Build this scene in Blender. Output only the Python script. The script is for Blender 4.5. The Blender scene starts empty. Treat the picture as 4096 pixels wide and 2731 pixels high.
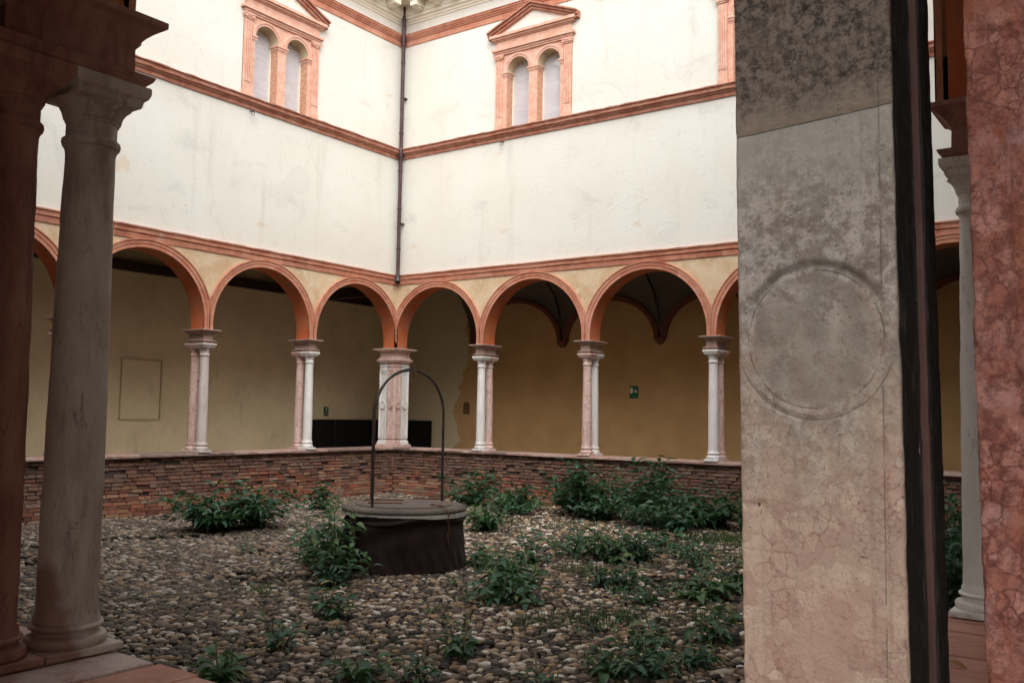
import bpy, bmesh, math, random
import numpy as np
from mathutils import Matrix, Vector
random.seed(7); rng = np.random.default_rng(7)
PI = math.pi
scene = bpy.context.scene
col = scene.collection

# ------------------------------------------------------------------ camera
CAM = Vector((14.7054, -15.9351, 0.8182))
yaw, pitch, roll = 2.1906, 0.0776, 0.0158
d = Vector((math.cos(pitch)*math.cos(yaw), math.cos(pitch)*math.sin(yaw), math.sin(pitch)))
r0 = Vector((math.sin(yaw), -math.cos(yaw), 0)); u0 = r0.cross(d)
rv = math.cos(roll)*r0 + math.sin(roll)*u0; uv = -math.sin(roll)*r0 + math.cos(roll)*u0
cd = bpy.data.cameras.new('camera'); cam = bpy.data.objects.new('camera', cd); col.objects.link(cam)
cam.matrix_world = Matrix(((rv.x, uv.x, -d.x, CAM.x), (rv.y, uv.y, -d.y, CAM.y), (rv.z, uv.z, -d.z, CAM.z), (0, 0, 0, 1)))
cd.sensor_width = 36; cd.lens = 36*3694.7/4096; cd.clip_start = 0.05; cd.clip_end = 500
scene.camera = cam

# ------------------------------------------------------------------ light
W = bpy.data.worlds.new('World'); scene.world = W; W.use_nodes = True
nt = W.node_tree; bg = nt.nodes['Background']
sky = nt.nodes.new('ShaderNodeTexSky'); sky.sky_type = 'NISHITA'; sky.sun_disc = False
sun_el, sun_az = math.radians(52), math.radians(312)      # azimuth measured from +X, counter-clockwise
sky.sun_elevation = sun_el; sky.sun_rotation = math.radians(90) - sun_az
sky.air_density = 1.0; sky.dust_density = 1.5; sky.ozone_density = 1.0
hs = nt.nodes.new('ShaderNodeHueSaturation'); hs.inputs['Saturation'].default_value = 0.22
nt.links.new(sky.outputs[0], hs.inputs['Color']); nt.links.new(hs.outputs[0], bg.inputs[0])
bg.inputs[1].default_value = 0.15
sl = bpy.data.lights.new('sun', 'SUN'); sl.energy = 1.4; sl.angle = math.radians(80); sl.color = (1.0, 0.965, 0.915)
so = bpy.data.objects.new('sun', sl); col.objects.link(so)
sdir = Vector((math.cos(sun_el)*math.cos(sun_az), math.cos(sun_el)*math.sin(sun_az), math.sin(sun_el)))
so.rotation_euler = sdir.to_track_quat('Z', 'Y').to_euler(); so.location = (7, -7, 30)
scene.view_settings.view_transform = 'Standard'; scene.view_settings.look = 'None'
scene.view_settings.exposure = 1.50; scene.view_settings.gamma = 1.0
scene.render.engine = 'CYCLES'
scene.cycles.use_denoising = True
scene.cycles.max_bounces = 6; scene.cycles.use_adaptive_sampling = True; scene.cycles.adaptive_threshold = 0.02; scene.cycles.diffuse_bounces = 4; scene.cycles.glossy_bounces = 3
scene.cycles.sample_clamp_indirect = 6

# ------------------------------------------------------------------ node helpers
class MT:
    def __init__(s, name, rough=0.85):
        s.m = bpy.data.materials.new(name); s.m.use_nodes = True
        s.nt = s.m.node_tree; s.b = s.nt.nodes['Principled BSDF']
        s.b.inputs['Roughness'].default_value = rough
        s.b.inputs['Specular IOR Level'].default_value = 0.3
        s.geo = s.nt.nodes.new('ShaderNodeNewGeometry')
        s.pos = s.geo.outputs['Position']
    def link(s, a, b): s.nt.links.new(a, b)
    def sc(s, vec, k):
        n = s.nt.nodes.new('ShaderNodeVectorMath'); n.operation = 'MULTIPLY'
        s.link(vec, n.inputs[0]); n.inputs[1].default_value = k; return n.outputs[0]
    def noise(s, scale, detail=4, rough=0.55, vec=None, dist=0.0, w=None):
        n = s.nt.nodes.new('ShaderNodeTexNoise')
        n.inputs['Scale'].default_value = scale; n.inputs['Detail'].default_value = detail
        n.inputs['Roughness'].default_value = rough; n.inputs['Distortion'].default_value = dist
        s.link(vec or s.pos, n.inputs['Vector']); return n.outputs['Fac']
    def vor(s, scale, feature='F1', vec=None, rnd=1.0):
        n = s.nt.nodes.new('ShaderNodeTexVoronoi'); n.feature = feature
        n.inputs['Scale'].default_value = scale; n.inputs['Randomness'].default_value = rnd
        s.link(vec or s.pos, n.inputs['Vector']); return n
    def rng(s, v, a, b, lo=0.0, hi=1.0):
        n = s.nt.nodes.new('ShaderNodeMapRange'); s.link(v, n.inputs['Value'])
        n.inputs['From Min'].default_value = a; n.inputs['From Max'].default_value = b
        n.inputs['To Min'].default_value = lo; n.inputs['To Max'].default_value = hi
        n.interpolation_type = 'SMOOTHSTEP'; return n.outputs[0]
    def math(s, op, a, b=0.5):
        n = s.nt.nodes.new('ShaderNodeMath'); n.operation = op
        for i, v in enumerate((a, b)):
            if isinstance(v, (int, float)): n.inputs[i].default_value = v
            else: s.link(v, n.inputs[i])
        return n.outputs[0]
    def mix(s, f, a, b, mode='MIX'):
        n = s.nt.nodes.new('ShaderNodeMix'); n.data_type = 'RGBA'; n.blend_type = mode
        if isinstance(f, (int, float)): n.inputs[0].default_value = f
        else: s.link(f, n.inputs[0])
        for i, v in ((6, a), (7, b)):
            if isinstance(v, tuple): n.inputs[i].default_value = (*v, 1)
            else: s.link(v, n.inputs[i])
        return n.outputs[2]
    def ramp(s, v, stops):
        n = s.nt.nodes.new('ShaderNodeValToRGB'); s.link(v, n.inputs[0]); e = n.color_ramp.elements
        while len(e) < len(stops): e.new(0.5)
        for k, (p, c) in zip(e, stops): k.position = p; k.color = (*c, 1)
        return n.outputs[0]
    def z(s):
        n = s.nt.nodes.new('ShaderNodeSeparateXYZ'); s.link(s.pos, n.inputs[0]); return n.outputs
    def col(s, c):
        if isinstance(c, tuple): s.b.inputs['Base Color'].default_value = (*c, 1)
        else: s.link(c, s.b.inputs['Base Color'])
    def bump(s, h, strength=0.3, dist=0.01):
        n = s.nt.nodes.new('ShaderNodeBump'); n.inputs['Strength'].default_value = strength
        n.inputs['Distance'].default_value = dist; s.link(h, n.inputs['Height'])
        if s.b.inputs['Normal'].is_linked: s.link(s.b.inputs['Normal'].links[0].from_socket, n.inputs['Normal'])
        s.link(n.outputs[0], s.b.inputs['Normal'])
    def rand(s):
        o = s.nt.nodes.new('ShaderNodeObjectInfo')
        a = s.math('ADD', o.outputs['Random'], s.geo.outputs['Random Per Island'])
        return s.math('FRACT', a)

M = {}
# cream plaster of the upper walls
m = MT('cream_plaster', 0.92); c = m.mix(m.rng(m.noise(0.6, 6), 0.35, 0.7), (0.665, 0.64, 0.565), (0.69, 0.675, 0.615))
st = m.noise(1.1, 9, 0.68, m.sc(m.pos, (1, 1, 1.5)), 0.6)
c = m.mix(m.rng(st, 0.54, 0.70, 0, 0.45), c, (0.50, 0.495, 0.45))
pk = m.noise(0.75, 8, 0.6, None, 0.9); pm = m.rng(pk, 0.615, 0.625, 0, 0.5)
c = m.mix(pm, c, (0.62, 0.61, 0.55))
o2 = m.noise(0.9, 7, 0.62, m.sc(m.pos, (1.0, 1.0, 2.1)), 0.7); c = m.mix(m.rng(o2, 0.655, 0.70, 0, 0.5), c, (0.62, 0.48, 0.32))
edge = m.math('ABSOLUTE', m.math('SUBTRACT', pk, 0.618)); c = m.mix(m.rng(edge, 0.0, 0.004, 0.3, 0.0), c, (0.42, 0.38, 0.31))
vs_ = m.noise(2.6, 5, 0.6, m.sc(m.pos, (1, 1, 0.10))); c = m.mix(m.rng(vs_, 0.56, 0.72, 0, 0.30), c, (0.44, 0.42, 0.36))
fs = m.noise(9.0, 6, 0.7, m.sc(m.pos, (1, 1, 0.6))); c = m.mix(m.rng(fs, 0.56, 0.74, 0, 0.35), c, (0.46, 0.44, 0.375))
m.col(c); m.bump(m.noise(14, 8, 0.6), 0.35, 0.012); m.bump(m.rng(pk, 0.60, 0.635), 0.22, 0.008); M['cream'] = m.m
# eaves mouldings: cleaner cream
m = MT('cream_stone', 0.9); m.col(m.mix(m.noise(3, 5), (0.74, 0.69, 0.56), (0.80, 0.76, 0.65))); m.bump(m.noise(25, 5), 0.2, 0.005); M['eaves'] = m.m
# ochre spandrel plaster
m = MT('ochre_plaster', 0.92); c = m.mix(m.rng(m.noise(2.2, 7, 0.65, None, 0.4), 0.36, 0.66), (0.62, 0.48, 0.325), (0.53, 0.365, 0.215))
c = m.mix(m.rng(m.noise(5, 8, 0.7), 0.54, 0.64, 0, 0.8), c, (0.64, 0.53, 0.40)); c = m.mix(m.rng(m.noise(1.3, 8, 0.7, m.sc(m.pos, (1.3, 1.3, 1))), 0.55, 0.66, 0, 0.8), c, (0.42, 0.285, 0.17))
m.col(c); m.bump(m.noise(30, 8, 0.65), 0.45, 0.01); M['ochre'] = m.m
# terracotta mouldings
m = MT('terracotta', 0.85); c = m.mix(m.rng(m.noise(6, 7, 0.6), 0.35, 0.68), (0.46, 0.165, 0.095), (0.55, 0.255, 0.165))
v = m.vor(3.4, 'F1'); sv = m.nt.nodes.new('ShaderNodeSeparateColor'); m.link(v.outputs['Color'], sv.inputs[0]); c = m.mix(m.math('MULTIPLY', sv.outputs[0], 0.55), c, m.mix(sv.outputs[1], (0.30, 0.095, 0.06), (0.62, 0.34, 0.24)))
c = m.mix(m.rng(m.noise(2, 6, 0.7), 0.58, 0.72, 0, 0.6), c, (0.50, 0.36, 0.27)); c = m.mix(m.rng(m.noise(11, 7, 0.7), 0.62, 0.74, 0, 0.6), c, (0.16, 0.10, 0.075))
m.col(c); m.bump(m.noise(40, 6, 0.6), 0.4, 0.006); M['terra'] = m.m
m0 = MT('window_terracotta', 0.85); c = m0.mix(m0.rng(m0.noise(7, 6, 0.65), 0.35, 0.68), (0.60, 0.32, 0.225), (0.68, 0.43, 0.33)); c = m0.mix(m0.rng(m0.noise(16, 6, 0.7), 0.60, 0.74, 0, 0.5), c, (0.34, 0.17, 0.11)); m0.col(c); m0.bump(m0.noise(40, 5, 0.6), 0.4, 0.006); M['terra_w'] = m0.m
# terracotta string under the windows: weathered, darker
m = MT('weathered_terracotta', 0.88); c = m.mix(m.rng(m.noise(5, 7, 0.6), 0.35, 0.68), (0.36, 0.13, 0.08), (0.46, 0.23, 0.16))
c = m.mix(m.rng(m.noise(7, 7, 0.7, m.sc(m.pos, (1, 1, 3))), 0.55, 0.70, 0, 0.7), c, (0.18, 0.10, 0.06)); m.col(c); m.bump(m.noise(40, 6, 0.6), 0.5, 0.01); M['terra2'] = m.m
# red limewash inside the arches
m = MT('red_limewash', 0.9); c = m.mix(m.rng(m.noise(4, 7, 0.65), 0.35, 0.68), (0.50, 0.115, 0.035), (0.42, 0.16, 0.075))
c = m.mix(m.rng(m.noise(12, 6, 0.7), 0.6, 0.75, 0, 0.5), c, (0.30, 0.07, 0.03)); m.col(c); m.bump(m.noise(35, 6, 0.6), 0.4, 0.008); M['red'] = m.m
# walls of the walks
m = MT('walk_plaster_pale', 0.92); c = m.mix(m.rng(m.noise(1.5, 7, 0.6), 0.35, 0.68), (0.80, 0.68, 0.455), (0.73, 0.61, 0.40))
c = m.mix(m.rng(m.noise(3, 8, 0.7, m.sc(m.pos, (1, 1, 0.35))), 0.58, 0.72, 0, 0.5), c, (0.44, 0.385, 0.275)); c = m.mix(m.rng(m.noise(9, 7, 0.7, m.sc(m.pos, (1, 1, 0.6))), 0.56, 0.72, 0, 0.4), c, (0.40, 0.34, 0.235)); m.col(c); m.bump(m.noise(16, 7, 0.6), 0.6, 0.015); M['walk_pale'] = m.m
m = MT('walk_plaster_brown', 0.92); c = m.mix(m.rng(m.noise(1.6, 7, 0.6), 0.35, 0.68), (0.52, 0.33, 0.15), (0.45, 0.28, 0.125))
xyz = m.z(); wob = m.math('ADD', xyz[0], m.math('MULTIPLY', m.math('SUBTRACT', m.noise(1.4, 5), 0.5), 1.3))
wob = m.math('SUBTRACT', wob, m.math('MULTIPLY', m.rng(xyz[2], 1.3, 2.3), 0.55))
c = m.mix(m.rng(wob, -0.83, -0.80), m.mix(m.noise(3, 7, 0.6), (0.60, 0.52, 0.35), (0.52, 0.44, 0.30)), c); m.col(c); m.bump(m.noise(16, 7, 0.6), 0.35, 0.012); M['walk_brown'] = m.m
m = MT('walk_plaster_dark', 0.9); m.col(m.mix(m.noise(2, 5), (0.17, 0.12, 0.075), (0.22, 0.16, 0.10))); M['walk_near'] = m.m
m = MT('panel_edge', 0.9); m.col(m.mix(m.noise(5), (0.52, 0.42, 0.25), (0.58, 0.47, 0.29))); M['walk_brown2'] = m.m
m = MT('dark_wood', 0.7); c = m.mix(m.noise(6, 6, 0.6, m.sc(m.pos, (4, 0.4, 4))), (0.03, 0.014, 0.009), (0.06, 0.03, 0.018)); m.col(c); M['wood'] = m.m
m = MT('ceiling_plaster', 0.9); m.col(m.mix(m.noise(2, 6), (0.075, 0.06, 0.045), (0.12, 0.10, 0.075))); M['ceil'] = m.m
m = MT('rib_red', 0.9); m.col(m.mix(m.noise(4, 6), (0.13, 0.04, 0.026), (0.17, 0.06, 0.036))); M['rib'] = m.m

def marble(name, a, b, stain, vein=None, rough=0.6, pit=0.3, streak=0.6, vs=9, cracks=False, redfoot=False):
    m = MT(name, rough)
    c = m.mix(m.rng(m.noise(5, 7, 0.65, m.sc(m.pos, (1, 1, 0.55)), 0.5), 0.34, 0.68), a, b)
    if cracks:
        cn = m.noise(6.5, 6, 0.62, m.sc(m.pos, (1.6, 1.6, 0.42)), 0.6); cr = m.math('ABSOLUTE', m.math('SUBTRACT', cn, 0.52))
        cr = m.math('MULTIPLY', m.rng(cr, 0.0, 0.009, 1, 0), m.rng(m.noise(4, 3), 0.44, 0.54)); c = m.mix(m.math('MULTIPLY', cr, 0.5), c, (0.09, 0.065, 0.05)); m.bump(cr, 0.5, -0.006)
    if vein:
        w = m.nt.nodes.new('ShaderNodeVectorMath'); w.operation = 'ADD'
        nn = m.nt.nodes.new('ShaderNodeTexNoise'); nn.inputs['Scale'].default_value = vs*0.7; m.link(m.pos, nn.inputs['Vector'])
        m.link(m.sc(nn.outputs['Color'], (0.09, 0.09, 0.09)), w.inputs[0]); m.link(m.pos, w.inputs[1])
        e = m.vor(vs, 'DISTANCE_TO_EDGE', w.outputs[0]).outputs['Distance']
        c = m.mix(m.math('MULTIPLY', m.rng(e, 0.0, 0.09, 1, 0), m.rng(m.noise(7, 4), 0.42, 0.62)), c, vein)
    c = m.mix(m.rng(m.noise(3.5, 8, 0.7, m.sc(m.pos, (2.5, 2.5, 0.5))), 0.48, 0.70, 0, streak), c, stain)
    if redfoot:
        xyz = m.z(); fz = m.math('ADD', xyz[2], m.math('MULTIPLY', m.math('SUBTRACT', m.noise(5, 5, 0.6), 0.5), 0.55)); fz = m.math('ADD', fz, m.math('MULTIPLY', m.math('SUBTRACT', xyz[1], -14.25), 3.0))
        c = m.mix(m.rng(fz, 0.02, 0.16, 0.75, 0), c, m.mix(m.noise(16, 6, 0.7), (0.20, 0.07, 0.045), (0.36, 0.17, 0.12)))
    pn = m.noise(70, 6, 0.75, m.sc(m.pos, (1, 1, 0.45)))
    c = m.mix(m.rng(pn, 0.63, 0.70, 0, pit), c, tuple(k*0.25 for k in stain)); m.col(c)
    m.bump(m.noise(22, 8, 0.65), 0.35, 0.01); m.bump(m.rng(pn, 0.60, 0.70), -0.4 if False else 0.35, -0.006)
    M[name] = m.m
marble('marble_white', (0.78, 0.76, 0.73), (0.70, 0.67, 0.64), (0.50, 0.46, 0.42), None, 0.55)
marble('marble_pink', (0.60, 0.42, 0.36), (0.68, 0.53, 0.48), (0.40, 0.23, 0.185), (0.44, 0.20, 0.14), 0.6)
marble('marble_grey', (0.54, 0.46, 0.43), (0.62, 0.56, 0.53), (0.38, 0.27, 0.23), None, 0.6)
marble('marble_weathered', (0.60, 0.52, 0.44), (0.46, 0.38, 0.315), (0.20, 0.14, 0.105), None, 0.6, 0.7, 0.55, 13, True, True)
marble('marble_pitted', (0.80, 0.76, 0.70), (0.72, 0.67, 0.60), (0.50, 0.44, 0.37), None, 0.6, 0.8, 0.4, 13, True)
marble('marble_redbrown', (0.44, 0.235, 0.175), (0.33, 0.16, 0.12), (0.16, 0.06, 0.04), None, 0.6, 0.6, 0.6, 10, True)
marble('impost_stone', (0.42, 0.30, 0.25), (0.34, 0.22, 0.18), (0.20, 0.135, 0.11), None, 0.7)
marble('coping_stone', (0.33, 0.19, 0.15), (0.36, 0.27, 0.23), (0.15, 0.095, 0.08), None, 0.7, 0.4, 0.6)
marble('coping_pale', (0.56, 0.42, 0.365), (0.42, 0.30, 0.255), (0.34, 0.12, 0.08), None, 0.65, 0.5, 0.8)
marble('coping_dark', (0.24, 0.16, 0.13), (0.19, 0.13, 0.11), (0.10, 0.07, 0.06), None, 0.7, 0.4, 0.6)
marble('coping_red', (0.44, 0.175, 0.11), (0.52, 0.26, 0.18), (0.18, 0.09, 0.065), None, 0.65, 0.35, 0.5)
marble('strip_red', (0.125, 0.062, 0.05), (0.085, 0.042, 0.035), (0.045, 0.025, 0.022), None, 0.7, 0.5, 0.6)
marble('slab_shade', (0.075, 0.070, 0.067), (0.045, 0.042, 0.040), (0.025, 0.022, 0.021), (0.16, 0.13, 0.12), 0.92, 0.5, 0.6, 16)  # shade of the pier's side painted as a near-black tone

# near pilasters: nodular stone, seen close
def nodular(name, a, b, vein, stain, vs, warm=False, red=False, jz0=1.296, jsl=0.06):
    m = MT(name, 0.62)
    def warp(k, sc_, amp):
        nn = m.nt.nodes.new('ShaderNodeTexNoise'); nn.inputs['Scale'].default_value = sc_; nn.inputs['Detail'].default_value = 9; nn.inputs['Roughness'].default_value = 0.68; m.link(m.sc(m.pos, (1, 1, 0.8)), nn.inputs['Vector'])
        w = m.nt.nodes.new('ShaderNodeVectorMath'); w.operation = 'ADD'; m.link(m.sc(nn.outputs['Color'], (amp, amp, amp)), w.inputs[0]); m.link(m.pos, w.inputs[1]); return w.outputs[0]
    wv = warp(0, 24, 0.042); wv2 = warp(1, 60, 0.022)
    v1 = m.vor(vs, 'DISTANCE_TO_EDGE', wv).outputs['Distance']; v2 = m.vor(vs*2.1, 'DISTANCE_TO_EDGE', wv2).outputs['Distance']
    f1 = m.vor(vs, 'F1', wv); sp = m.nt.nodes.new('ShaderNodeSeparateColor'); m.link(f1.outputs['Color'], sp.inputs[0])
    c = m.mix(sp.outputs[0], a, b); c = m.mix(m.rng(m.noise(26, 6, 0.7), 0.35, 0.7, 0, 0.45), c, tuple(k*0.70 for k in a))
    c = m.mix(m.rng(m.noise(7, 5, 0.6), 0.40, 0.66, 0, 0.5), c, tuple(0.5*k+0.5*q for k, q in zip(b, stain)))
    on = m.rng(m.noise(9, 5, 0.65), 0.47, 0.62)
    if red:
        c = m.mix(m.rng(m.noise(34, 8, 0.75), 0.42, 0.62, 0, 0.8), c, vein); c = m.mix(m.rng(m.noise(5, 6, 0.65, m.sc(m.pos, (3, 3, 0.5))), 0.46, 0.66, 0, 0.7), c, (0.33, 0.085, 0.035)); c = m.mix(m.rng(m.noise(10, 6, 0.7), 0.56, 0.70, 0, 0.6), c, (0.50, 0.30, 0.29)); on = m.rng(m.noise(9, 4), 0.38, 0.56)
    c = m.mix(m.math('MULTIPLY', m.rng(v1, 0.0, 0.09 if red else 0.075, 0.8 if red else 0.62, 0), on), c, vein)
    c = m.mix(m.math('MULTIPLY', m.rng(v2, 0.0, 0.09, 0.5, 0), m.rng(m.noise(11, 4), 0.44, 0.60)), c, tuple(k*0.85 for k in vein))
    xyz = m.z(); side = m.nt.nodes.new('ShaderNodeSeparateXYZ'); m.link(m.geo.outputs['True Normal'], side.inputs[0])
    if warm:
        zz = m.math('ADD', xyz[2], m.math('MULTIPLY', m.math('SUBTRACT', m.noise(4.2, 7, 0.7, m.sc(m.pos, (1.6, 1.6, 0.7))), 0.5), 1.2))
        lich = m.mix(m.rng(m.noise(48, 7, 0.78), 0.40, 0.62), (0.20, 0.18, 0.15), (0.55, 0.51, 0.445)); lich = m.mix(m.rng(m.noise(9, 6, 0.7, m.sc(m.pos, (2.5, 2.5, 0.8))), 0.48, 0.66, 0, 0.6), lich, (0.26, 0.245, 0.22))
        c = m.mix(m.rng(m.noise(6, 6, 0.65), 0.50, 0.64, 0, 0.55), c, (0.55, 0.33, 0.255)); c = m.mix(m.rng(zz, 0.64, 1.06, 0, 0.85), c, lich)
        # bleached strip under the joint, dark crusted block above it
        jz = m.math('SUBTRACT', m.math('SUBTRACT', xyz[2], jz0), m.math('MULTIPLY', m.math('SUBTRACT', xyz[0], 14.117), jsl))
        pale = m.math('MULTIPLY', m.rng(m.math('ADD', jz, m.math('MULTIPLY', m.math('SUBTRACT', m.noise(14, 6, 0.7, m.sc(m.pos, (1.5, 1.5, 0.6))), 0.5), 0.22)), -0.16, -0.03, 0, 0.75), m.rng(jz, 0.0, 0.002, 1, 0))
        c = m.mix(pale, c, (0.47, 0.43, 0.375))
        crust = m.mix(m.rng(m.noise(75, 7, 0.8), 0.40, 0.60), (0.050, 0.040, 0.033), (0.27, 0.215, 0.175))
        crust = m.mix(m.rng(m.noise(8, 7, 0.7), 0.42, 0.70, 0, 0.5), crust, (0.22, 0.17, 0.13))
        fade = m.math('ADD', jz, m.math('MULTIPLY', m.math('SUBTRACT', m.noise(12, 6, 0.7), 0.5), 0.14))
        c = m.mix(m.rng(jz, 0.0, 0.002), c, m.mix(m.rng(fade, -0.01, 0.07), (0.33, 0.26, 0.20), crust))
        # groove shade painted into the carved ring and mouldings; dark joint line
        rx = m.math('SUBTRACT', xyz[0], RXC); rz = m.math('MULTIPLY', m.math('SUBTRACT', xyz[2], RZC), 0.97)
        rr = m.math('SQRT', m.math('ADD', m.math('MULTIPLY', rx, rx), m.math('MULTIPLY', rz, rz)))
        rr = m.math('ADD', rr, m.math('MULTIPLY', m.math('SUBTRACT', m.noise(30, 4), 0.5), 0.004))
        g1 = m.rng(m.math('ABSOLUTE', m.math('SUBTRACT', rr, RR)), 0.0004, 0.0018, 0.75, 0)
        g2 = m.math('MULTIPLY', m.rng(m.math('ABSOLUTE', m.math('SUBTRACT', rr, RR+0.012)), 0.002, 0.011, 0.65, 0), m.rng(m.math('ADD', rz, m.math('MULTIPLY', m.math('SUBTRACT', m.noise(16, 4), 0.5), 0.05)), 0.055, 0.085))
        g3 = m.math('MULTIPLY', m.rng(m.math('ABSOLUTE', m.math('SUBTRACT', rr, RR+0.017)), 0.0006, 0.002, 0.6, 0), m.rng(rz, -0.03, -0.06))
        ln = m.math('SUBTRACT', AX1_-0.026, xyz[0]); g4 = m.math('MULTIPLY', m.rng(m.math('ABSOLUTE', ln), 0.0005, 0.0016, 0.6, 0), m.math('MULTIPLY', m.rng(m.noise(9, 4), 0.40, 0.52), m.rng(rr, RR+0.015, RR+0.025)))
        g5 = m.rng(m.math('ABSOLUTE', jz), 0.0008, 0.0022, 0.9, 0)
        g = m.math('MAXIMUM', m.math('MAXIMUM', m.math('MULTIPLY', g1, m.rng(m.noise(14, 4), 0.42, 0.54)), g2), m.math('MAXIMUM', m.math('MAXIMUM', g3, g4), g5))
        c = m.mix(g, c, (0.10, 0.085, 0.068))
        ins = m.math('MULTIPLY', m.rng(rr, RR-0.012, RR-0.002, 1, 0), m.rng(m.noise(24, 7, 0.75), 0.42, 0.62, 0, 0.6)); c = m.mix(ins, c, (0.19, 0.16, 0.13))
    c = m.mix(m.rng(m.noise(4, 7, 0.7, m.sc(m.pos, (7, 7, 0.5))), 0.52, 0.72, 0, 0.45), c, stain)
    p2 = m.noise(110, 7, 0.8); pm = m.noise(8, 4); c = m.mix(m.math('MULTIPLY', m.rng(p2, 0.57, 0.66, 0, 0.9), m.rng(pm, 0.38, 0.60)), c, tuple(k*0.25 for k in stain))
    gr = m.noise(150, 4, 0.8); c = m.mix(m.rng(gr, 0.56, 0.70, 0, 0.4), c, tuple(k*0.5 for k in stain))
    # faces turned to the dark gallery: near-black shade painted into the colour
    side_shade = m.mix(m.rng(m.noise(60, 8, 0.75, m.sc(m.pos, (1, 1, 0.18))), 0.52, 0.72), (0.026, 0.025, 0.024), (0.15, 0.14, 0.128))
    if not red: c = m.mix(m.math('MULTIPLY', m.rng(side.outputs[0], 0.55, 0.75), m.rng(xyz[1], -14.446, -14.440)), c, side_shade)
    m.col(c); m.bump(m.rng(v1, 0.0, 0.07), 0.12, 0.003); m.bump(m.noise(60, 6, 0.7), 0.8, 0.008); m.bump(p2, 0.6, -0.005)
    m.link(m.rng(m.noise(20, 5), 0.3, 0.7, 0.42, 0.75), m.b.inputs['Roughness']); M[name] = m.m
AX0_, AX1_ = 14.117, 14.372; RXC, RZC, RR = 14.117+0.255*0.487, 0.945, 0.108
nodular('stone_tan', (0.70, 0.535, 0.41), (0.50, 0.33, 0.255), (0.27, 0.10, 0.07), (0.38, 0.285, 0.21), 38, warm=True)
nodular('stone_red', (0.58, 0.285, 0.225), (0.40, 0.145, 0.10), (0.13, 0.04, 0.03), (0.23, 0.075, 0.05), 36, red=True)
nodular('stone_shade', (0.060, 0.056, 0.054), (0.04, 0.037, 0.035), (0.15, 0.12, 0.105), (0.03, 0.027, 0.026), 22)  # shaded side of the corner pilaster, darkness painted into the stone colour

# bricks, cobbles: one colour each
def per_piece(name, stops, rough, ns, dirt, dl=0.55, bstr=0.5, bd=0.006):
    m = MT(name, rough); rr = m.rand(); c = m.ramp(rr, stops)
    c = m.mix(m.rng(m.noise(ns, 7, 0.7), 0.40, 0.68, 0, dl), c, dirt)
    m.col(c); m.bump(m.noise(ns*2.5, 7, 0.65), bstr, bd); return m, c
m, c = per_piece('brick', [(0.0, (0.07, 0.036, 0.028)), (0.15, (0.26, 0.085, 0.050)), (0.32, (0.18, 0.085, 0.060)), (0.5, (0.31, 0.14, 0.075)), (0.66, (0.38, 0.215, 0.12)), (0.8, (0.26, 0.19, 0.145)), (0.92, (0.38, 0.10, 0.055)), (1, (0.33, 0.20, 0.12))], 0.92, 14, (0.20, 0.14, 0.11), 0.45)
xyz = m.z(); up = m.math('ADD', xyz[2], m.math('MULTIPLY', m.math('SUBTRACT', m.noise(0.9, 6, 0.6, None, 0.5), 0.5), 2.6))
c = m.mix(m.rng(up, -0.75, -0.35, 0, 0.62), c, m.mix(m.noise(7, 5, 0.6), (0.075, 0.045, 0.036), (0.20, 0.13, 0.105))); c = m.mix(m.rng(m.noise(2.2, 6, 0.6), 0.60, 0.70, 0, 0.4), c, (0.29, 0.24, 0.21)); m.col(c); M['brick'] = m.m
m = MT('mortar', 0.95); m.col(m.mix(m.noise(9, 7, 0.7), (0.05, 0.034, 0.028), (0.14, 0.10, 0.08))); m.bump(m.noise(30, 7, 0.7), 0.8, 0.02); M['mortar'] = m.m
m, c = per_piece('cobble', [(0.0, (0.016, 0.013, 0.011)), (0.18, (0.048, 0.038, 0.030)), (0.36, (0.098, 0.073, 0.053)), (0.52, (0.165, 0.115, 0.075)), (0.64, (0.23, 0.175, 0.125)), (0.74, (0.40, 0.245, 0.12)), (0.84, (0.43, 0.335, 0.24)), (0.93, (0.60, 0.50, 0.385)), (1.0, (0.80, 0.74, 0.65))], 0.7, 30, (0.07, 0.053, 0.040), 0.4, 0.3, 0.004)
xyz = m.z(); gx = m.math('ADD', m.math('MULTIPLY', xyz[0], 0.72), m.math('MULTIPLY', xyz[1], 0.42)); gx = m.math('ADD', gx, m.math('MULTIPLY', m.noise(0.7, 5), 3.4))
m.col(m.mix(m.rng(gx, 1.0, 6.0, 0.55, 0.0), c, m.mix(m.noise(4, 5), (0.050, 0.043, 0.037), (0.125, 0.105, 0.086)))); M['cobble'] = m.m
m = MT('soil', 0.95); m.col(m.mix(m.noise(9, 8, 0.7), (0.008, 0.006, 0.005), (0.03, 0.022, 0.016))); m.bump(m.noise(40, 7, 0.7), 0.8, 0.02); M['soil'] = m.m
m = MT('walk_paving', 0.8); m.col(m.mix(m.noise(2, 6), (0.50, 0.40, 0.31), (0.56, 0.47, 0.38))); M['paving'] = m.m

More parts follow.
